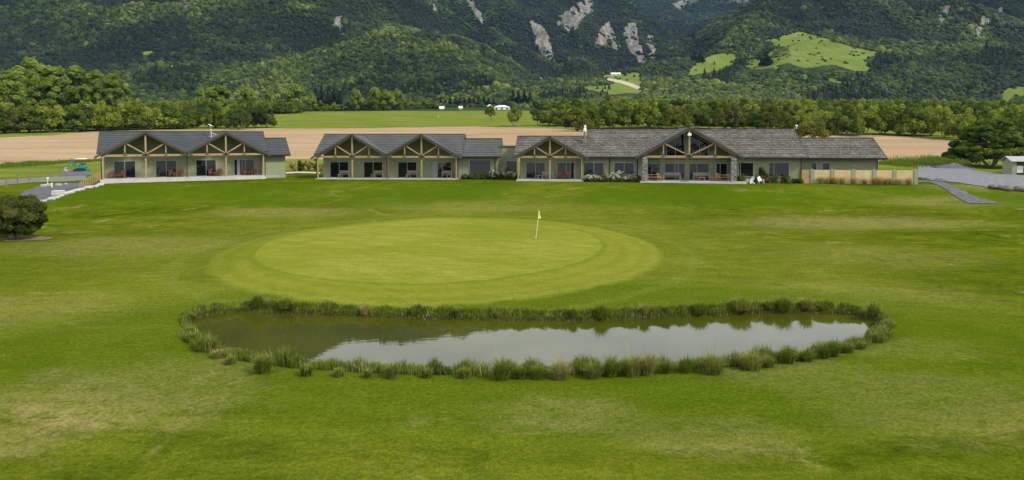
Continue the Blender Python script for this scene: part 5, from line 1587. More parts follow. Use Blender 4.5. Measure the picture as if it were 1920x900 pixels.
# pond edge
def pond_grass():
    r_ = np.random.default_rng(14)
    pw = np.array(pond_w); n = len(pw)
    seg = np.roll(pw, -1, 0) - pw; L_ = np.hypot(seg[:, 0], seg[:, 1]); cum = np.concatenate([[0], np.cumsum(L_)]); tot = cum[-1]
    area = 0.5 * np.sum(pw[:, 0] * np.roll(pw[:, 1], -1) - np.roll(pw[:, 0], -1) * pw[:, 1]); sgn = 1 if area > 0 else -1
    def at(u):
        i = np.clip(np.searchsorted(cum, u, side='right') - 1, 0, n - 1)
        t = (u - cum[i]) / L_[i]; p = pw[i] + seg[i] * t[:, None]
        nn_ = np.stack([seg[i][:, 1], -seg[i][:, 0]], -1) / L_[i][:, None] * sgn
        return p, nn_
    N_ = 80000
    u = r_.random(N_) * tot; p, nn_ = at(u)
    nearm = (p[:, 1] < 27.0)
    off = 0.05 + (0.55 + 0.35 * nearm) * r_.random(N_) ** 1.3 + 0.25 * np.clip(pnoise(u / 1.5, u * 0, 4), 0, 1)
    pos = p + nn_ * off[:, None]
    z = g(pos[:, 0], pos[:, 1])
    dens = 0.5 + 0.9 * fbm(u / 1.1, u * 0 + 3, 3, 8)
    hk = 0.85 + 0.85 * nearm
    keep = r_.random(N_) < np.clip(dens + 0.22, 0.12, 1)
    pos, z, u, hk = pos[keep], z[keep], u[keep], hk[keep]; m_ = len(u)
    hgt = hk * (0.13 + 0.20 * np.clip(fbm(u / 0.9, u * 0 + 9, 3, 12) + 0.35, 0, 1.2))
    arr = []
    a = r_.random(m_) * 6.283; h = hgt * (0.5 + 0.7 * r_.random(m_)); ln = 0.45 * h * r_.random(m_); w = 0.010 * (0.6 + 0.8 * r_.random(m_))
    b = r_.random(m_) * 6.283; sx, sy = np.cos(b), np.sin(b)
    def pt(f, k, ww):
        x = pos[:, 0] + np.cos(a) * ln * f; y = pos[:, 1] + np.sin(a) * ln * f; zz = z + h * k
        return np.stack([x - sx * w * ww, y - sy * w * ww, zz], -1), np.stack([x + sx * w * ww, y + sy * w * ww, zz], -1)
    p0, p1 = pt(0, -0.1, 1); q0, q1 = pt(.3, .6, .8); t0, t1 = pt(1, .95, .12)
    V = np.stack([p0, p1, q1, q0, q0, q1, t1, t0], 1).reshape(-1, 3)
    tone = 0.38 + 0.28 * fbm(u / 1.3, u * 0 + 5, 3, 33) + (r_.random(m_) - .5) * .3
    dead = r_.random(m_) < (0.10 + 0.25 * np.clip(pnoise(u / 2.0, u * 0, 66), 0, 1)); tone = np.where(dead, 0.9, tone)
    o = blades_obj("bank_grass", [(V, np.repeat(tone, 8))], L_BLADE)
    tag(o, "rough green and straw grass fringing the pond bank", "grass", kind="stuff")
    # taller tufts: (px, base py, height px, width px, tone, sparse seed heads)
    tufts = [(405,590,22,24,.35),(418,588,26,20,.3),(460,586,38,26,.35),(486,584,30,14,.55),(515,584,44,30,.45),(531,584,22,16,.3),(668,590,38,20,.75),(765,594,34,20,.45),(852,596,26,22,.5),(930,596,22,26,.7),
             (1080,598,30,24,.4),(1138,598,44,22,.45),(1225,596,34,18,.6),(1268,594,20,22,.5),(1332,590,42,46,.35),(1413,588,44,46,.5),(1462,586,30,24,.35),(1490,586,46,36,.4),(1530,586,34,24,.6),(1592,590,44,24,.6),(1566,590,20,20,.3),
             (385,662,36,44,.45),(408,676,24,30,.7),(432,690,22,26,.6),(494,706,50,56,.5),(575,712,34,34,.35),(635,714,26,30,.5),(735,716,50,34,.45),(690,716,24,24,.5),(800,714,22,26,.4),(870,714,24,26,.35),
             (942,716,62,46,.35),(975,714,40,26,.3),(1050,714,52,40,.7),(1008,714,34,26,.45),(1112,712,44,44,.45),(1146,710,52,28,.35),(1186,710,58,38,.55),(1213,708,60,34,.55),(1250,706,34,26,.35),(1286,706,36,28,.4),
             (1336,708,56,44,.55),(1405,700,48,52,.5),(1440,696,30,26,.4),(1478,688,50,34,.4),(1512,684,28,30,.4),(1545,680,44,24,.35),(1564,676,46,20,.3),(1590,668,26,30,.45),(1616,660,22,26,.5),(1646,640,36,26,.5),(1658,622,26,18,.55),(358,640,26,22,.5),(356,622,20,18,.6)]
    side = lambda py, px: "far bank" if py < 612 else ("near bank" if py > 655 else ("right end" if px > 1000 else "left end"))
    cnt = {}
    for i, (px, py, hp, wp, tn) in enumerate(tufts):
        py = py - (6 if py > 655 else 0); X, Y = G(px, py, 0.0 if py > 612 else -0.1)
        pp_ = np.array([X, Y]); dd = sdf_poly(np.array([X]), np.array([Y]), pond_w)[0]
        if dd < 0.25:      # keep it on the bank
            e = 0.05; gx_ = sdf_poly(np.array([X + e]), np.array([Y]), pond_w)[0] - dd; gy_ = sdf_poly(np.array([X]), np.array([Y + e]), pond_w)[0] - dd
            gl_ = math.hypot(gx_, gy_) or 1; X += gx_ / gl_ * (0.28 - dd); Y += gy_ / gl_ * (0.28 - dd)
        Z = gz(X, Y); H = hp / F * Y * 1.12; W = wp / F * Y * r_.uniform(0.6, 1.1); H *= r_.uniform(0.75, 1.1) * (0.78 if py < 612 else 1.0)
        s = side(py, px); cnt[s] = cnt.get(s, 0) + 1
        root = tag(empty("grass_tuft", (X, Y, Z)), "%s tall grass tuft of those on the pond's %s" % (ORD[cnt[s] - 1], s), "grass tuft", "tall grass tufts round the pond")
        r2 = np.random.default_rng(900 + i)
        nb = int(200 + 17 * wp)
        A1 = blade_arrays(r2, 0, 0, 0, nb, H * 0.92, W, 0.0085, 0.75, tn + 0.05, 0.6, 0.34)
        A2 = blade_arrays(r2, 0, 0, 0, nb // 6, H * 0.40, W, 0.012, 1.2, 0.62, 0.5, 0.30)
        A3 = blade_arrays(r2, 0, 0, 0, 22, H * 1.3, W, 0.005, 0.45, 0.85, 0.2, 0.4)
        blades_obj("blades", [A1, A2, A3], L_BLADE, root)
pond_grass()
# ------------------------------------------------------------------ gravel, paths and paving
def drape(name, poly, dz, material, cell=0.7, jit=0.0, kind="structure"):
    """a sheet laid over the land: poly is a list of (x, y)"""
    if jit:
        out = []
        for i, p in enumerate(poly):
            q = poly[(i + 1) % len(poly)]; L = math.hypot(q[0] - p[0], q[1] - p[1]); k = max(1, int(L / 0.8))
            for j in range(k):
                f = j / k; out.append((p[0] + (q[0] - p[0]) * f + RR_.uniform(-jit, jit), p[1] + (q[1] - p[1]) * f + RR_.uniform(-jit, jit)))
        poly = out
    bm = bmesh.new(); vs = [bm.verts.new((x, y, 0)) for x, y in poly]; bm.faces.new(vs)
    bmesh.ops.triangulate(bm, faces=bm.faces[:])
    xs = [p[0] for p in poly]; ys = [p[1] for p in poly]
    def cut(a, b, no):
        k = math.floor(a / cell) + 1
        while k * cell < b:
            co = (k * cell, 0, 0) if no[0] else (0, k * cell, 0)
            bmesh.ops.bisect_plane(bm, geom=bm.verts[:] + bm.edges[:] + bm.faces[:], plane_co=co, plane_no=no, dist=1e-5); k += 1
    cut(min(xs), max(xs), (1, 0, 0)); cut(min(ys), max(ys), (0, 1, 0))
    X = np.array([v.co.x for v in bm.verts]); Y = np.array([v.co.y for v in bm.verts]); Z = g(X, Y) + dz
    for v, z in zip(bm.verts, Z): v.co.z = z
    bmesh.ops.recalc_face_normals(bm, faces=bm.faces)
    if bm.faces[:][0].normal.z < 0: bmesh.ops.reverse_faces(bm, faces=bm.faces)
    me = bpy.data.meshes.new(name); bm.to_mesh(me); bm.free(); me.materials.append(material)
    for p in me.polygons: p.use_smooth = True
    o = add(name, me); return tag(o, kind=kind)

def onp(pts, y0=60): return [hit(a, b, y0)[:2] for a, b in pts]
M_GRAVEL = m_simple("blue_grey_gravel", (0.085, 0.092, 0.10), (0.21, 0.22, 0.23), 2.2, 0.95, 0.6, (1, 1, 1), 0.1, 9)
M_GRAVEL2 = m_simple("dark_gravel", (0.045, 0.047, 0.054), (0.14, 0.143, 0.155), 2.4, 0.95, 0.7, (1, 1, 1), 0.1, 9)
M_TRACK = m_simple("worn_track", (0.09, 0.095, 0.06), (0.20, 0.195, 0.15), 1.2, 0.95, 0.5, (1, 1, 1), 0.1, 9)
M_EARTH = m_simple("bare_earth", (0.10, 0.065, 0.04), (0.22, 0.15, 0.10), 1.6, 0.95, 0.5, (1, 1, 1), 0.1, 8)
M_ROCKW = m_simple("pale_rock", (0.24, 0.235, 0.21), (0.44, 0.425, 0.39), 3.0, 0.9, 0.6, (1, 1, 1), 0.2)
M_ROCKD = m_simple("brown_grey_rock", (0.06, 0.05, 0.04), (0.20, 0.17, 0.14), 2.0, 0.9, 0.6, (1, 1, 1), 0.2)

drape("car_park_gravel", onp([(1719,333),(1722,310),(1750,308),(1775,308.5),(1800,314),(1824,320),(1860,324),(1895,328),(1960,331),(2060,334),(2060,372),(1960,363),(1920,359.5),(1880,356),(1855,352),(1820,347),(1782,341.5),(1744,338)], 76), 0.06, M_GRAVEL, 1.0, 0.12)
drape("path", onp([(1700,340.8),(1716,339.4),(1744,339.6),(1764,341),(1798,355),(1836,372),(1873,380.5),(1866,382.5),(1818,382.5),(1784,364),(1742,342.2),(1700,342.4)], 60), 0.05, M_GRAVEL2, 0.7, 0.05)
drape("yard_gravel", onp([(36,364),(55,356),(78,347.5),(126,343.6),(158,345),(186,347),(188,350),(165,355),(148,358.6),(120,367),(105,373),(85,378.5),(66,381.5),(50,373)], 60), 0.05, M_GRAVEL2, 0.8, 0.10)
drape("track", onp([(-30,339),(60,334.5),(100,331.5),(160,330),(168,338),(120,341),(70,342),(20,346),(-30,352)], 60), 0.05, M_TRACK, 0.9, 0.2)
drape("parking_gravel", onp([(106,331.5),(118,325),(128,320.5),(164,321),(172,329.8),(140,330.6)], 60), 0.07, M_GRAVEL2, 0.9, 0.1)
drape("bare_earth", [(BX + 1.9 * math.cos(a) * RR_.uniform(.7, 1.1) + 0.6, BY + 1.5 * math.sin(a) * RR_.uniform(.7, 1.1) + 0.1) for a in np.linspace(0, 6.28, 26)[:-1]], 0.03, M_EARTH, 0.5)
drape("footpath", onp([(536,323.5),(560,322.5),(600,324.2),(600,326),(560,324.8),(536,326)], 60), 0.06, M_CONC, 0.8)

# ------------------------------------------------------------------ rocks
def rock_mesh(seed, flat=0.6):
    bm = bmesh.new(); bmesh.ops.create_icosphere(bm, subdivisions=2, radius=0.5); r_ = np.random.default_rng(seed)
    ax = r_.normal(size=(6, 3)); ax /= np.linalg.norm(ax, axis=1)[:, None]; lim = r_.uniform(0.30, 0.46, 6)
    for v in bm.verts:
        c = np.array(v.co)
        for a, m in zip(ax, lim):
            d = c @ a
            if d > m: c = c - a * (d - m)
        c *= 1 + 0.05 * r_.normal(); v.co = Vector((c[0], c[1], c[2] * flat))
    me = bpy.data.meshes.new("rock"); bm.to_mesh(me); bm.free(); return me
RW = [rock_mesh(i) for i in range(5)]; RD = [rock_mesh(40 + i, 0.55) for i in range(4)]
for m_ in RW: m_.materials.append(M_ROCKW)
for m_ in RD: m_.materials.append(M_ROCKD)
edge = [(68,381.5),(76,380),(84,378.5),(91,376.5),(98,374.5),(104,372.5),(112,370),(117,368.5),(123,366.5),(128,364.5),(133,362),(138,361),(143,359.5),(147,358),(152,357.5),(158,355.5),(164,354),(169,353),(174,352.5),(178,351.5),(183,350),(188,348.5),(192,346.5)]
for i, (a, b) in enumerate(edge):
    x, y, z = hit(a, b, 60); o = add("edging_rock", RW[i % 5], None, (x, y, z + 0.08)); s = RR_.uniform(0.5, 0.95); o.scale = (s, s * 0.9, s)
    o.rotation_euler = (0, 0, RR_.uniform(0, 6)); tag(o, "%s pale rock up the lawn edge of the gravel yard" % ORD[i], "rock", "pale edging rocks of the gravel yard")
for i, (a, b, s) in enumerate([(1861,354.5,1.3),(1875,355.5,1.2),(1889,357,1.5),(1911,358.5,1.4)]):
    x, y, z = hit(a, b, 60); o = add("boulder", RD[i % 4], None, (x, y, z + 0.2)); o.scale = (s, s * .8, s); o.rotation_euler = (0, 0, i * 1.7)
    tag(o, "%s brown boulder from the left along the car park edge" % ORD[i], "boulder", "boulders along the car park edge")
for i, (a, b, s) in enumerate([(1727,334.5,.6),(1736,335.5,.7),(1743,336.5,.5),(1758,337.5,.8),(1764,338,.7),(1772,339.5,.5)]):
    x, y, z = hit(a, b, 60); o = add("border_stone", RD[i % 4], None, (x, y, z + 0.08)); o.scale = (s, s * .7, s * .7); o.rotation_euler = (0, 0, i * 2.1)
    tag(o, "%s dark stone from the fence end beside the path" % ORD[i], "stone", "dark stones between path and gravel")
# concrete blocks on the yard
def block(px, py, w, d, h, lab, rz=0.0):
    x, y, z = hit(px, py, 60); m = MB(); m.box(-w / 2, w / 2, -d / 2, d / 2, 0, h)
    o = m.build("concrete_block", M_CONC, None, bevel=0.04); o.location = (x, y, z); o.rotation_euler = (0, 0, rz); tag(o, lab, "block", "pale concrete blocks on the gravel yard")
block(109, 367, 1.0, 1.0, 0.55, "large square pale block at the rocky edge of the gravel yard", 0.2)
block(120, 364.8, 0.9, 0.7, 0.3, "flat pale block right of the large square block", 0.5)
block(82, 350, 0.7, 0.4, 0.3, "leftmost pale block at the back of the gravel yard", 0.1)
block(92, 349, 0.8, 0.4, 0.35, "pale block beside the short white post in the yard", -0.1)
block(110, 348.4, 0.7, 0.4, 0.28, "pale block right of the white post, back of the yard", 0.0)
block(123.8, 346, 0.3, 0.3, 0.2, "smallest pale block at the back of the gravel yard", 0.3)
x, y, z = hit(97.5, 352, 60); m = MB(); m.tube([(0, 0, -.2), (0, 0, 0.55)], 0.06, 8); m.tube([(0, 0, 0.52), (0, 0, 0.6), (0, 0, .64)], [0.1, 0.1, 0.04], 8)
o = m.build("marker_post", M_WHITE); o.location = (x, y, z); tag(o, "short white post among the pale blocks in the yard", "post")
x, y, z = hit(89.5, 345.5, 60); m = MB(); m.tube([(0, 0, -.2), (0, 0, 1.0)], 0.035, 8); m.box(-0.14, 0.14, -0.05, 0.05, 0.72, 1.0)
o = m.build("garden_tap", M_WHITE); o.location = (x, y, z); tag(o, "slim white standpipe behind the gravel yard", "standpipe")

# gravel heap
def heap():
    x, y, z = hit(1789, 315, 80); bm = bmesh.new(); r_ = np.random.default_rng(2)
    rings, seg = 9, 30; vs = []
    for i in range(rings + 1):
        f = i / rings; rr = (1 - f) * 4.6
        vs.append([bm.verts.new((math.cos(6.283 * j / seg) * rr * (1 + .08 * r_.normal() * (i < rings)), math.sin(6.283 * j / seg) * rr * .7, -0.1 + 1.05 * f ** 1.15 * (1 if i < rings else .97))) for j in range(seg)])
    for i in range(rings):
        for j in range(seg): bm.faces.new((vs[i][j], vs[i][(j + 1) % seg], vs[i + 1][(j + 1) % seg], vs[i + 1][j]))
    me = bpy.data.meshes.new("gravel_heap"); bm.to_mesh(me); bm.free(); me.materials.append(M_GRAVEL2)
    for p in me.polygons: p.use_smooth = True
    tag(add("gravel_heap", me, None, (x, y, z)), "low heap of dark gravel at the back of the car park", "gravel heap")
heap()

# ------------------------------------------------------------------ timber fence with green pillars
def paling():
    a = B3.W(B3.S(1521.5, 0.0), 0.0); b = B3.W(B3.S(1717.5, 0.0), 0.0); a = (a[0], a[1], gz(a[0], a[1])); b = (b[0], b[1], gz(b[0], b[1]))
    O = Vector((a[0], a[1], 0)); d = Vector((b[0] - a[0], b[1] - a[1], 0)); L = d.length; ang = math.atan2(d.y, d.x)
    zb = min(a[2], b[2]) - 0.02
    root = tag(empty("timber_fence", (a[0], a[1], zb), ang), "natural timber paling fence with green pillars in front of the right wing", "fence")
    pxs = [1522.8, 1560.8, 1600.5, 1639, 1677.5, 1717]
    S = []
    for p in pxs:
        lo, hi = -5, L + 5
        for _ in range(40):
            mid = (lo + hi) / 2; q = O + d.normalized() * mid
            if proj(np.array(q.x), np.array(q.y), np.array(zb + 1))[0] < p: lo = mid
            else: hi = mid
        S.append(lo)
    MG = m_simple("sage_pillar_paint", (0.20, 0.25, 0.16), (0.26, 0.31, 0.20), 3, 0.7)
    MP = m_boards("pine_palings", (0.46, 0.34, 0.18), (0.64, 0.50, 0.29), 0, 0.15, 0.02, 0.8)
    for s in S:
        m = MB(); m.box(s - 0.22, s + 0.22, -0.10, 0.14, -0.3, 1.74); p = m.build("pillar", MG, root, bevel=0.01)
        m = MB(); m.prism([(s - 0.22, 1.74), (s + 0.22, 1.74), (s + .1, 1.82), (s - .1, 1.82)], -0.10, 0.14); m.build("cap", MG, p)
    for i in range(len(S) - 1):
        m = MB(); x0, x1 = S[i] + 0.245, S[i + 1] - 0.245; n = int((x1 - x0) / 0.15); w = (x1 - x0) / n
        for k in range(n):
            h = 1.72 + RR_.uniform(-0.012, 0.012); m.box(x0 + k * w + 0.004, x0 + (k + 1) * w - 0.004, -0.03, -0.008 + RR_.uniform(-.004, .004), 0.02, h)
        m.box(x0, x1, 0.0, 0.05, 0.35, 0.43); m.box(x0, x1, 0.0, 0.05, 1.3, 1.38)
        m.build("panel", MP, root)
    m = MB(); x1 = S[0] - 0.26; x0 = x1 - 0.95
    for k in range(6): m.box(x0 + k * .158, x0 + k * .158 + 0.15, -0.03, 0.0, 0.05, 1.72)
    m.bar((x0, 0.02, 0.2), (x1, 0.02, 1.6), 0.04, 0.1, (0, 1, 0)); gt = m.build("gate", M_HONEY, root)
    m = MB(); m.box(x1 - 0.12, x1 - 0.06, -0.06, -0.035, 0.85, 1.0); m.build("latch", M_STEEL, gt)
paling()

# post and wire fence on the left
def wire_fence():
    pts = [(-12, 349.5, 1.2), (12, 348, 1.2), (34, 343.5, 1.3), (55.5, 340.5, 1.25), (91, 331, 1.2), (112, 322.5, 1.2), (128, 314.5, 1.2)]
    P_ = [hit(a, b, 60) for a, b, c in pts]; o0 = P_[1]
    root = tag(empty("wire_fence", o0), "weathered post and wire fence beside the gravel yard", "fence")
    rel = [Vector(p) - Vector(o0) for p in P_]
    for i, p in enumerate(rel):
        m = MB(); h = pts[i][2]; m.tube([(p.x, p.y, p.z - .3), (p.x + .02, p.y, p.z + h)], 0.09 if i != 2 else 0.13, 8); m.build("post", M_BARK, root)
    for k in range(3):
        m = MB(); z = 0.35 + k * 0.32
        m.tube([(p.x, p.y, p.z + z) for p in rel], 0.012, 4); m.build("wire", M_STEEL, root)
wire_fence()

# ------------------------------------------------------------------ furniture
def slat_seat(root, W, D, h, mtl, n=4, name="seat"):
    m = MB(); w = D / n
    for i in range(n): m.box(-W / 2, W / 2, -D / 2 + i * w + 0.008, -D / 2 + (i + 1) * w - 0.008, h - 0.03, h)
    m.box(-W / 2, -W / 2 + .04, -D / 2, D / 2, h - .075, h - .031); m.box(W / 2 - .04, W / 2, -D / 2, D / 2, h - .075, h - .031)
    return m.build(name, mtl, root)

def make_chair(mtl, label, group):
    """armchair facing -y"""
    root = tag(empty("garden_chair"), label, "chair", group)
    slat_seat(root, 0.56, 0.48, 0.42, mtl)
    m = MB()
    for i in range(6): m.bar((-0.23 + i * .092, 0.22, 0.44), (-0.23 + i * .092, 0.36, 0.92), 0.065, 0.02)
    m.bar((-0.28, 0.36, 0.92), (0.28, 0.36, 0.92), 0.04, 0.06); m.build("backrest", mtl, root)
    for sg in (-1, 1):
        a = MB(); a.box(sg * .29 - .035, sg * .29 + .035, -0.28, 0.28, 0.62, 0.65); a.build("armrest", mtl, root)
        for y in (-0.24, 0.24):
            l_ = MB(); l_.box(sg * .29 - .025, sg * .29 + .025, y - .025, y + .025, 0, 0.62); l_.build("leg", mtl, root)
    return root

def make_bench(mtl, W, label, group):
    root = tag(empty("garden_bench"), label, "bench", group)
    slat_seat(root, W, 0.46, 0.44, mtl, 3)
    m = MB()
    for z, y in ((0.58, 0.27), (0.80, 0.32)): m.box(-W / 2, W / 2, y, y + 0.03, z, z + 0.15)
    for x in (-W / 2 + .08, W / 2 - .08): m.bar((x, 0.24, 0.2), (x, 0.36, 0.97), 0.05, 0.06)
    m.build("backrest", mtl, root)
    for sg in (-1, 1):
        x = sg * (W / 2 - 0.05)
        a = MB(); a.box(x - .04, x + .04, -0.30, 0.26, 0.63, 0.665); a.build("armrest", mtl, root)
        for y in (-0.22, 0.2):
            l_ = MB(); l_.box(x - .035, x + .035, y - .035, y + .035, 0, 0.63 if y < 0 else 0.45); l_.build("leg", mtl, root)
    return root

def make_low_table(mtl, W, D, h, label, group):
    root = tag(empty("garden_table"), label, "table", group)
    m = MB(); n = 5
    for i in range(n): m.box(-W / 2, W / 2, -D / 2 + i * D / n + .006, -D / 2 + (i + 1) * D / n - .006, h - .035, h)
    m.build("table_top", mtl, root)
    for sg in (-1, 1):
        m = MB(); x = sg * (W / 2 - .08)
        m.bar((x, -D / 2 + .03, 0), (x, D / 2 - .08, h - .036), .05, .05); m.build("leg", mtl, root)
        m = MB(); m.bar((x + .052, D / 2 - .03, 0), (x + .052, -D / 2 + .08, h - .036), .05, .05); m.build("leg", mtl, root)
    return root

def make_picnic(mtl, label, group):
    root = tag(empty("picnic_table"), label, "picnic table", group)
    W = 1.75
    m = MB()
    for i in range(5): m.box(-W / 2, W / 2, -0.38 + i * .154, -0.38 + i * .154 + .145, 0.71, 0.75)
    m.build("table_top", mtl, root)
    for sg in (-1, 1):
        m = MB()
        for k in (0, 1): m.box(-W / 2, W / 2, sg * (0.60 + k * .14) - .065, sg * (0.60 + k * .14) + .065, 0.42, 0.455)
        m.build("seat", mtl, root)
    for x in (-0.62, 0.62):
        m = MB(); m.bar((x, -0.72, 0), (x, -0.25, 0.70), .05, .1, (1, 0, 0)); m.build("leg", mtl, root)
        m = MB(); m.bar((x, 0.72, 0), (x, 0.25, 0.70), .05, .1, (1, 0, 0)); m.build("leg", mtl, root)
        m = MB(); m.bar((x + .055, -0.78, 0.38), (x + .055, 0.78, 0.38), .04, .09); m.build("seat_rail", mtl, root)
    return root

def copy_tree(o, parent=None):
    c = o.copy(); COL.objects.link(c)
    if parent: c.parent = parent
    for ch in [q for q in bpy.data.objects if q.parent == o]: copy_tree(ch, c)
    return c

def put(o, bd, s, t, z, rz=0.0):
    o.location = bd.W(s, t, z); o.rotation_euler = (0, 0, bd.psi + rz); return o

def dup(proto, used, label):
    if not used.get(proto.name): used[proto.name] = 1; proto["label"] = label; return proto
    c = copy_tree(proto); c["label"] = label; return c
USED = {}
chairA = make_chair(M_REDWOOD, "x", "hardwood chairs on the left block's porch")
tableA = make_low_table(M_REDWOOD, 0.55, 0.5, 0.45, "x", "hardwood tables on the left block's porch")
sets1 = [("first", 211, 229, 221), ("second", 322, 338.5, 329), ("third", 396.5, 411.5, 404), ("fourth", 461.5, 476.5, 469)]
for nm, a, b, c in sets1:
    put(dup(chairA, USED, "left hardwood chair at the %s door of the left block" % nm), B1, B1.S(a, 1.7), 1.75, 0, 0.35)
    put(dup(chairA, USED, "right hardwood chair at the %s door of the left block" % nm), B1, B1.S(b, 1.7), 1.75, 0, -0.35)
    put(dup(tableA, USED, "small hardwood table between the chairs at the %s door" % nm), B1, B1.S(c, 1.4), 1.45, 0)
benchA = make_bench(M_GREYWOOD, 1.35, "x", "silvered benches on the middle block's porch")
tableB = make_low_table(M_GREYWOOD, 0.7, 0.45, 0.5, "x", "small silvered tables on the middle block's porch")
for nm, b, c in [("first", 646, 637.5), ("second", 709.5, 700), ("third", 773, 765), ("fourth", 838, 842)]:
    put(dup(benchA, USED, "silvered bench at the %s door of the middle block" % nm), B2, B2.S(b, 1.8), 1.85, 0)
    put(dup(tableB, USED, "small table before the bench at the %s middle block door" % nm), B2, B2.S(c, 1.2), 1.25, 0)
# lodge porch, left gable
b_ = make_bench(M_GREYWOOD, 1.5, "silvered bench on the lodge's small left porch", None); put(b_, B3, B3.S(1027, 1.4), 1.45, 0)
t_ = make_low_table(M_GREYWOOD, 0.75, 0.45, 0.5, "small silvered table left of the bench on the small porch", None); put(t_, B3, B3.S(1013, 1.2), 1.2, 0)
chairC = make_chair(M_REDWOOD, "left red brown chair on the lodge's small porch", "red brown chairs on the lodge's small porch"); put(chairC, B3, B3.S(1050, 1.4), 1.45, 0, 0.2)
c2 = copy_tree(chairC); c2["label"] = "right red brown chair on the lodge's small porch"; put(c2, B3, B3.S(1064.5, 1.4), 1.45, 0, -0.2)
t2_ = make_low_table(M_REDWOOD, 0.6, 0.45, 0.42, "small red brown table between the two porch chairs", None); put(t2_, B3, B3.S(1057, 1.1), 1.1, 0)
# central porch
bl = make_bench(M_GREYWOOD, 2.1, "long silvered bench left of the black door mat", "long silvered benches on the main porch"); put(bl, B3, B3.S(1260, 0.8), 0.8, 0)
br_ = copy_tree(bl); br_["label"] = "long silvered bench right of the black door mat"; put(br_, B3, B3.S(1316, 0.8), 0.8, 0)
lt = make_low_table(M_HONEY, 0.75, 0.45, 0.42, "low pine table in front of the right long bench", None); put(lt, B3, B3.S(1316, 0.1), 0.1, 0)
p1_ = make_picnic(M_HONEY, "pine picnic table beside the left stone pillar", "pine picnic tables on the main porch"); put(p1_, B3, B3.S(1224, 0.0), 0.05, 0)
p2_ = copy_tree(p1_); p2_["label"] = "pine picnic table beside the right stone pillar"; put(p2_, B3, B3.S(1358, 0.2), 0.2, 0)
ch = make_chair(M_HONEY, "pine chair between the left picnic table and the long bench", "pine chairs on the main porch"); put(ch, B3, B3.S(1238, -0.3), -0.3, 0, 0.9)
ch2 = copy_tree(ch); ch2["label"] = "pine chair between the right long bench and picnic table"; put(ch2, B3, B3.S(1342, -0.1), -0.1, 0, -0.7)

def adirondack(label, rz, px, py):
    root = tag(empty("slatted_armchair"), label, "armchair", "white slatted armchairs by the shrubs")
    m = MB()
    for i in range(5): m.bar((-0.28, -0.3 + i * .12, 0.38 - i * .03), (0.28, -0.3 + i * .12, 0.38 - i * .03), 0.10, 0.025)
    m.build("seat", M_WHITE, root)
    m = MB()
    for i in range(5):
        x = -0.24 + i * .12; h = 1.0 - 0.05 * abs(i - 2) ** 1.5; m.bar((x, 0.2, 0.22), (x * 1.15, 0.50, h), 0.10, 0.022)
    m.build("backrest", M_WHITE, root)
    for sg in (-1, 1):
        a = MB(); a.box(sg * .36 - .07, sg * .36 + .07, -0.40, 0.38, 0.56, 0.585); a.build("armrest", M_WHITE, root)
        l_ = MB(); l_.box(sg * .34 - .02, sg * .34 + .02, -0.36, -0.26, 0, 0.56); l_.build("leg", M_WHITE, root)
        l_ = MB(); l_.bar((sg * .30, -0.28, 0.36), (sg * .30, 0.55, 0.02), .025, .1); l_.build("leg", M_WHITE, root)
    x, y, _z = B3.W(B3.S(px, -0.9), -0.9 - (py > 337) * .3); z = gz(x, y); root.location = (x, y, z + .02); root.rotation_euler = (0, 0, rz); root.scale = (.8, .8, .86)
adirondack("white slatted armchair turned sideways right of the stone pillar", -1.2, 1406, 338)
adirondack("white slatted armchair seen head on beside the tall green shrub", 0.05, 1426.5, 336)

# ------------------------------------------------------------------ shrubs
def shrub(px, by, wpx, hpx, leafm, label, flowers=None, n=2600, ls=0.07, group=None, name="shrub", up=0.4, aspect=0.6, y0=78, fl_n=900):
    bd, tt = (B2, 0.3) if px < 972 else (B3, -0.15)
    if by < 334: tt += 0.35
    if px < 700: X, Y, Z = hit(px, by, y0)
    else: X, Y, _ = bd.W(bd.S(px, tt), tt); Z = gz(X, Y)
    if px > 700 and by < 334 and leafm is L_RUST: hpx += 339 - by - 4
    W = wpx / F * Y; H = hpx / F * Y; r_ = np.random.default_rng(int(px * 7 + hpx))
    cl = []
    for i in range(int(10 + 6 * W)):
        a = r_.random() * 6.283; q = math.sqrt(r_.random())
        dz = r_.uniform(0.15, 0.85) * (1 - 0.5 * q * q)
        cl.append((math.cos(a) * q * W * 0.40, math.sin(a) * q * min(W, 1.6) * 0.36, H * dz, r_.uniform(0.16, 0.30) * min(1.0, H)))
    root = tag(empty(name, (X, Y, Z)), label, "shrub", group)
    add("foliage", leaf_mesh("foliage", cl, n, ls, leafm, int(px), up=up, aspect=aspect), root)
    if flowers:
        top = [(c[0], c[1], c[2] + 0.05, c[3] * 1.08) for c in cl if c[2] > 0.3 * H]
        add("flowers", leaf_mesh("flowers", top or cl, fl_n, 0.055, flowers, int(px) + 3, up=0.7, aspect=0.9), root)
    return root
G1, G2, G3 = "shrubs between the middle block and the lodge", "shrubs below the lodge windows", "shrubs right of the stone pillar"
shrub(875, 339, 26, 12, L_SHRUB, "low green mound at the left end of the bed by the middle block", group=G1)
shrub(893, 339, 26, 16, L_SHRUB, "middle green mound below the big wing window", group=G1)
shrub(908, 338.5, 18, 15, L_SHRUB, "green mound right beside the white flowering bushes", group=G1)
shrub(925, 338.5, 28, 20, L_SHRUB, "left white flowering bush below the link window", L_FLOWER, group=G1, fl_n=700)
shrub(942, 338, 26, 24, L_SHRUB, "tallest white flowering bush below the link window", L_FLOWER, group=G1, fl_n=1000)
shrub(960, 338.5, 24, 20, L_SHRUB, "white flowering bush against the lodge's corner post", L_FLOWER, group=G1, fl_n=900)
shrub(948, 330, 34, 18, L_RUST, "reddish plumed shrub behind the white flowers", group=G1)
shrub(1104, 338.5, 24, 15, L_SHRUB, "white flowering bush at the left end under the lodge windows", L_FLOWER, group=G2, fl_n=900)
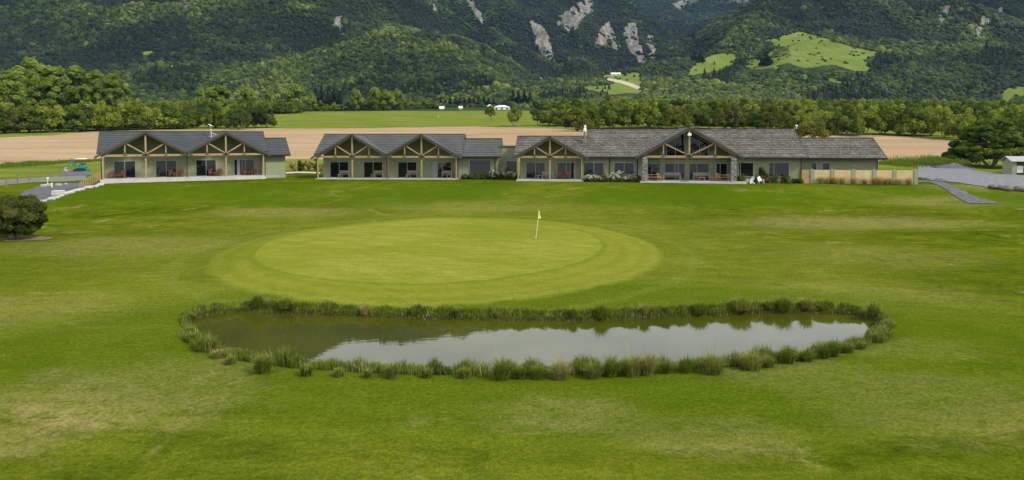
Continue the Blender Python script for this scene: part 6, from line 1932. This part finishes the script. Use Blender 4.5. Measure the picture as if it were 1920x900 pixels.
shrub(1119, 338.5, 20, 14, L_SHRUB, "white flowering bush left of the orange tipped cone", L_FLOWER, group=G2, fl_n=700)
shrub(1131, 338, 15, 20, L_BUSH, "dark rounded base shrub of the orange tipped cone", group=G2)
shrub(1129.5, 329, 9, 18, L_RUST, "orange tipped upright shrub between two lodge windows", group=G2, n=1400)
shrub(1146, 337.5, 24, 18, L_SHRUB, "white flowering bush right of the orange tipped cone", L_FLOWER, group=G2, fl_n=900)
shrub(1164, 337.5, 28, 22, L_SHRUB, "largest white flowering bush under the right lodge window", L_FLOWER, group=G2, fl_n=1300)
shrub(1184, 337.5, 22, 18, L_SHRUB, "white flowering bush near the left stone pillar", L_FLOWER, group=G2, fl_n=700)
shrub(1150, 340, 36, 8, L_SHRUB, "low spreading green mound before the white bushes", group=G2)
shrub(1195, 339.5, 17, 13, L_RUST, "low rust red shrub against the left stone pillar", group=G2)
shrub(1386, 338, 16, 12, L_SHRUB, "low green shrub against the right stone pillar", group=G3)
shrub(1416, 338.5, 14, 9, L_RUST, "low orange shrub between the two white armchairs", group=G3)
shrub(1428, 333.5, 26, 31, L_SHRUB, "tall green shrub behind the white armchairs", n=4000, group=G3)
shrub(1437, 338.5, 12, 18, L_RUST, "rusty upright shrub right of the white armchairs", group=G3)
shrub(1474, 339, 20, 16, L_BUSH, "dark green cone shrub under the far right lodge window", group=G3)
shrub(1473, 329, 8, 12, L_RUST, "orange tip shrub rising over the dark cone", group=G3, n=1000)
shrub(1492, 338.5, 20, 11, L_SHRUB, "low rounded green shrub at the lodge's right corner", group=G3)
shrub(1502, 338.5, 12, 9, L_BUSH, "smallest dark shrub beside the fence gate", group=G3)
def flax(px, by, W, H, label):
    X, Y, _z = B3.W(B3.S(px, -0.2), -0.2); Z = gz(X, Y); root = tag(empty("flax_bush", (X, Y, Z)), label, "flax bush", "flax bushes by the lodge")
    r_ = np.random.default_rng(int(px)); blades_obj("blades", [blade_arrays(r_, 0, 0, 0, 320, H, W, 0.028, 0.7, 0.5, 0.6, 0.2)], L_FLAX, root)
flax(1390, 337.5, 1.3, 1.5, "striped flax bush close to the right stone pillar")
flax(1452, 338.5, 1.6, 1.55, "striped flax bush below the wide right lodge window")
# scrubby bank between the two motel blocks
for i, (px, by, w, h) in enumerate([(549, 322, 18, 22), (563, 321, 20, 26), (578, 320, 20, 24), (592, 320, 20, 26), (606, 321, 14, 22)]):
    shrub(px, by, w, h, [L_TUSS, L_BUSH, L_TUSS, L_BUSH, L_TUSS][i], "%s scrubby bush from the left on the bank between the motel blocks" % ORD[i], group="scrubby bushes between the motel blocks", y0=92, n=2200, ls=0.08)
# long grass along the stubble field
def long_grass():
    r_ = np.random.default_rng(77); arrs = []
    for (x0, x1, p0, p1, n) in ((-20, 186, 312, 302, 9000), (1654, 1806, 309, 300, 8000), (1806, 1900, 300, 330, 0)):
        if not n: continue
        pts = [hit(x0 + (x1 - x0) * f, p0 + (p1 - p0) * f, 80) for f in np.linspace(0, 1, 14)]
        xs = np.interp(r_.random(n), np.linspace(0, 1, 14), [p[0] for p in pts]); f = (xs - pts[0][0]) / (pts[-1][0] - pts[0][0])
        ys = np.interp(xs, [p[0] for p in pts], [p[1] for p in pts]) + r_.normal(size=n) * 4.5
        zs = g(xs, ys); a, b, c, d = 1, 1, 1, 1
        nz = 0.6 + 0.6 * np.clip(pnoise(xs / 3, ys / 3, 5), -0.6, 1)
        h = nz * r_.uniform(0.35, 0.8, n); ang = r_.random(n) * 6.283; w = 0.05; ln = h * .4
        sx, sy = np.cos(ang) * w, np.sin(ang) * w; lx, ly = np.cos(ang + 1.3) * ln, np.sin(ang + 1.3) * ln
        V = np.stack([np.stack([xs - sx, ys - sy, zs - .1], -1), np.stack([xs + sx, ys + sy, zs - .1], -1), np.stack([xs + sx * .3 + lx, ys + sy * .3 + ly, zs + h], -1), np.stack([xs - sx * .3 + lx, ys - sy * .3 + ly, zs + h], -1)], 1).reshape(-1, 3)
        arrs.append((V, np.repeat(0.35 + (r_.random(n) - .5) * .4, 4)))
    tag(blades_obj("long_grass", arrs, L_BLADE), "long rough grass along the near edge of the stubble field", "grass", kind="stuff")
long_grass()

# ------------------------------------------------------------------ flag on the green
def flag():
    x, y = G(1004.5, 455, 0.0); z = gz(x, y); x2 = 6.6 / F * y
    root = tag(empty("golf_flag", (x, y, z)), "leaning golf pin with a limp yellow flag on the putting green", "golf flag")
    top = Vector((0.24, 0.0, 2.1))
    m = MB(); m.tube([(0, 0, -0.05), tuple(top)], 0.018, 8); m.build("pole", m_simple("cream_pole", (0.65, 0.62, 0.42), (0.75, 0.72, 0.55), 3, 0.5), root)
    bm = MB(); n = 8
    def fp(i, side):
        f = i / n; b = top - (top * (0.27 * f))
        return (b.x + side * (0.02 + 0.17 * f + 0.015 * math.sin(f * 9)), 0.035 * math.sin(f * 7 + side * 2) * side, b.z - 0.02 + 0.02 * side * f)
    for i in range(n):
        for k in range(3):
            bm.quad(fp(i, k / 3), fp(i, (k + 1) / 3), fp(i + 1, (k + 1) / 3), fp(i + 1, k / 3))
    bm.build("flag_cloth", m_simple("yellow_cloth", (0.75, 0.68, 0.04), (0.85, 0.78, 0.08), 3, 0.8), root, fixn=False)
    h = MB(); h.tube([(0, 0, 0.005), (0, 0, 0.012)], 0.06, 14); h.build("cup", M_STEEL, root)
flag()
x, y = G(1170, 558, 0.0)

# ------------------------------------------------------------------ mini digger
def digger():
    X, Y, Z = hit(150, 321.5, 90)
    root = tag(empty("mini_digger", (X, Y, Z), 0.12), "teal mini digger with white canopy parked on the dark gravel", "digger")
    MT = m_simple("teal_paint", (0.012, 0.19, 0.155), (0.02, 0.25, 0.20), 2, 0.45)
    MR = m_simple("black_rubber", (0.012, 0.012, 0.012), (0.03, 0.03, 0.03), 6, 0.8)
    MD = m_simple("dark_machine", (0.02, 0.022, 0.03), (0.04, 0.045, 0.055), 4, 0.5)
    for y in (-0.62, 0.62):
        m = MB(); o = [(-0.95, 0.22), (-0.8, 0.04), (0.8, 0.04), (0.95, 0.22), (0.8, 0.48), (-0.8, 0.48)]; m.prism(o, y - 0.16, y + 0.16)
        t = m.build("track", MR, root, bevel=0.03)
        for x in (-0.72, 0.0, 0.72):
            w = MB(); w.tube([(x, y - 0.18, 0.26), (x, y + 0.18, 0.26)], 0.15, 12); w.build("wheel", MD, t)
    m = MB(); m.box(-0.5, 0.5, -0.45, 0.45, 0.3, 0.58); m.build("undercarriage", MD, root)
    m = MB(); m.prism([(-0.75, 0.6), (1.05, 0.6), (1.12, 0.8), (1.08, 1.18), (0.35, 1.28), (0.25, 0.85), (-0.75, 0.85)], -0.62, 0.62); m.build("body", MT, root, bevel=0.03)
    m = MB(); m.prism([(0.05, 1.0), (0.95, 1.18), (0.85, 1.5), (0.45, 1.55), (0.3, 1.15)], -0.45, 0.45); m.build("engine_cover", MD, root, bevel=0.05)
    m = MB(); m.box(-0.2, 0.3, -0.25, 0.25, 1.0, 1.12); m.box(0.22, 0.34, -0.25, 0.25, 1.12, 1.6); m.build("seat", MR, root, bevel=0.03)
    for x, y in ((0.85, -0.5), (0.85, 0.5), (-0.35, -0.5), (-0.35, 0.5)):
        m = MB(); m.tube([(x, y, 0.85), (x * 0.95, y, 2.32)], 0.035, 7); m.build("canopy_post", MD, root)
    m = MB(); m.prism([(-0.6, 2.32), (1.05, 2.32), (1.0, 2.42), (-0.55, 2.45)], -0.62, 0.62); m.build("canopy", M_WHITE, root, bevel=0.02)
    m = MB()
    for a, b in (((-0.7, 0, 0.8), (-1.05, 0, 1.75)), ((-1.05, 0, 1.75), (-1.75, 0, 1.65))): m.bar(a, b, 0.20, 0.26)
    m.build("boom", MT, root, bevel=0.02)
    m = MB(); m.bar((-1.7, 0, 1.72), (-2.25, 0, 0.75), 0.16, 0.20); m.build("dipper_arm", MT, root, bevel=0.02)
    m = MB(); m.tube([(-0.95, -0.0, 1.0), (-1.45, -0.0, 1.55)], 0.05, 8); m.build("ram", MD, root)
    m = MB(); m.prism([(-2.15, 0.72), (-2.45, 0.80), (-2.68, 0.42), (-2.52, 0.12), (-2.2, 0.08), (-2.42, 0.3), (-2.45, 0.55)], -0.22, 0.22); m.build("bucket", m_simple("worn_steel", (0.3, 0.32, 0.32), (0.5, 0.52, 0.5), 4, 0.5), root)
    m = MB(); m.prism([(1.05, 0.12), (1.45, 0.08), (1.5, 0.5), (1.42, 0.5), (1.38, 0.2), (1.05, 0.24)], -0.7, 0.7); m.build("blade", MT, root)
digger()

# ------------------------------------------------------------------ shed at the right edge
def shed():
    X, Y, Z = hit(1896, 327.5, 80)
    root = tag(empty("garden_shed", (X + 0.1, Y, Z - 0.05), -0.12), "small green open fronted shed under a pale grey roof, beside the big tree", "shed")
    W, D, H, T = 4.2, 2.4, 1.95, 0.09
    mw = MB(); mw.box(0, T, 0, D, 0, H); mw.build("side_wall", M_WEATHER, root)
    mw = MB(); mw.box(W - T, W, 0, D, 0, H); mw.build("side_wall", M_WEATHER, root)
    mw = MB(); mw.box(T, W - T, D - T, D, 0, H + .3); mw.build("back_wall", M_WEATHER, root)
    mw = MB(); mw.box(T, 0.62, 0.0, T, 0, H - .002); mw.build("front_panel", M_WEATHER, root)
    r = MB(); r.xprism([(-0.25, H + 0.02), (D / 2, H + 0.72), (D + 0.25, H + 0.02), (D + 0.25, H + 0.10), (D / 2, H + 0.80), (-0.25, H + 0.10)], -0.3, W + 0.3)
    r.build("roof", m_simple("pale_iron_roof", (0.22, 0.23, 0.22), (0.36, 0.37, 0.35), 1.2, 0.6, 0, (6, 1, 1)), root)
    for x in (0.003, W - T - .003):
        q = MB(); q.xprism([(0.0, H), (D, H), (D / 2, H + 0.70)], x, x + T); q.build("gable_end", M_WEATHER, root)
    c = MB(); c.prism([(0.0, 0.95), (1.0, 0.95), (1.0, 1.1), (0.9, 1.3), (0.1, 1.3), (0.0, 1.1)], 0.0, 0.9); c.box(0.02, .98, 0.02, .88, 0.25, 0.949)
    o = c.build("white_cabinet", M_WHITE, None, bevel=0.02); 
    p = root.matrix_world; o.location = (X + 0.95, Y + 0.2, Z); tag(o, "white cabinet standing inside the open shed", "cabinet")
    m = MB(); m.box(-0.02, 1.1, -0.05, 0.95, 0.10, 0.24); m.tube([(0.15, -0.03, .1), (0.15, 0.95, .1)], 0.1, 10); m.tube([(0.95, -0.03, .1), (0.95, 0.95, .1)], 0.1, 10)
    m.build("base_trolley", M_STEEL, o)
shed()

# ------------------------------------------------------------------ far buildings and animals
def far_house(px, by, wpx, label, H=3.2, D=9.0, name="farmhouse", y0=300, roofc=None, hip=True):
    X, Y, Z = hit(px, by, y0); W = wpx / F * Y
    root = tag(empty(name, (X, Y, Z - 0.3)), label, "house")
    m = MB(); m.box(-W / 2, W / 2, 0, D, -1.5, H); m.build("wall", M_WHITE, root)
    r = MB(); e = 0.5; rz = H + 1.8
    pts = [(-W / 2 - e, -e, H), (W / 2 + e, -e, H), (W / 2 + e, D + e, H), (-W / 2 - e, D + e, H)]; a = (-W / 2 + (D / 2 if hip else -e), D / 2, rz); b = (W / 2 - (D / 2 if hip else -e), D / 2, rz)
    r.poly([pts[0], pts[1], b, a]); r.poly([pts[1], pts[2], b]); r.poly([pts[2], pts[3], a, b]); r.poly([pts[3], pts[0], a]); r.poly(pts)
    r.build("roof", roofc or M_WHITE, root)
    n = max(2, int(W / 4.5))
    for i in range(n):
        w = MB(); x = -W / 2 + (i + 0.5) * W / n; w.box(x - 0.8, x + 0.8, -0.05, -0.005, 0.5, H - 0.7); w.build("window", M_GLASS, root)
    return root
M_PALEROOF = m_simple("pale_roof", (0.55, 0.57, 0.58), (0.70, 0.72, 0.72), 1, 0.5)
far_house(941, 205.5, 30, "long white farmhouse at the far edge of the green pasture", roofc=M_PALEROOF, H=2.4)
far_house(918, 205.5, 9, "small white outbuilding at the left of the farmhouse", H=3.2, D=5, name="outbuilding", roofc=M_PALEROOF)
far_house(828, 205.3, 7, "low white shed against the dark shelter row", H=1.2, D=4, name="white_shed", hip=False)
far_house(863.5, 205.3, 5.5, "small white hut between the low shed and the farmhouse", H=1.4, D=3, name="white_hut", hip=False)
far_house(1155, 141, 17, "white house on the green knoll above the tree belt", H=2.2, D=6, name="hill_house", y0=600, hip=False)

def sheep(px, py, i, lab):
    X, Y, Z = hit(px, py, 200); m = MB(); 
    bm = bmesh.new(); bmesh.ops.create_icosphere(bm, subdivisions=2, radius=0.5)
    for v in bm.verts: v.co = Vector((v.co.x * 1.25, v.co.y * 0.62, v.co.z * 0.68 + 0.68))
    for x, y in ((-.35, -.14), (-.35, .14), (.35, -.14), (.35, .14)):
        bmesh.ops.create_cone(bm, segments=6, radius1=.05, radius2=.07, depth=.5, matrix=Matrix.Translation((x, y, .25)), cap_ends=True)
    r_ = bmesh.ops.create_icosphere(bm, subdivisions=2, radius=0.18, matrix=Matrix.Translation((0.75, 0, 0.88)) @ Matrix.Rotation(0.7, 4, 'Y') @ Matrix.Diagonal((1.5, .8, .85, 1)))
    bmesh.ops.create_cone(bm, segments=8, radius1=.2, radius2=.13, depth=.4, matrix=Matrix.Translation((0.58, 0, 0.82)) @ Matrix.Rotation(1.0, 4, 'Y'), cap_ends=True)
    me = bpy.data.meshes.new("sheep"); bm.to_mesh(me); bm.free(); me.materials.append(M_WOOL)
    o = add("sheep", me, None, (X, Y, Z)); o.rotation_euler = (0, 0, i * 2.0); tag(o, lab, "sheep")
M_WOOL = m_simple("fleece", (0.55, 0.53, 0.47), (0.7, 0.68, 0.62), 8, 0.95, 0.3)
sheep(822, 220.5, 1, "pale sheep alone in the middle of the green pasture")
# trees standing on the hill paddocks
for i, (px, by, h, w, lab) in enumerate([(1437, 122, 33, 24, "big dark conifer standing in the hill paddock"), (1313, 116, 22, 14, "dark conifer at the left tip of the hill paddock"), (1301, 116, 24, 14, "dark conifer leaning out of the bush at the paddock's left end")]):
    x, y, z = hit(px, by, 600); plant("con0", x, y, z - 1, h / F * y, w / F * y * 1.3, lab, None, i)
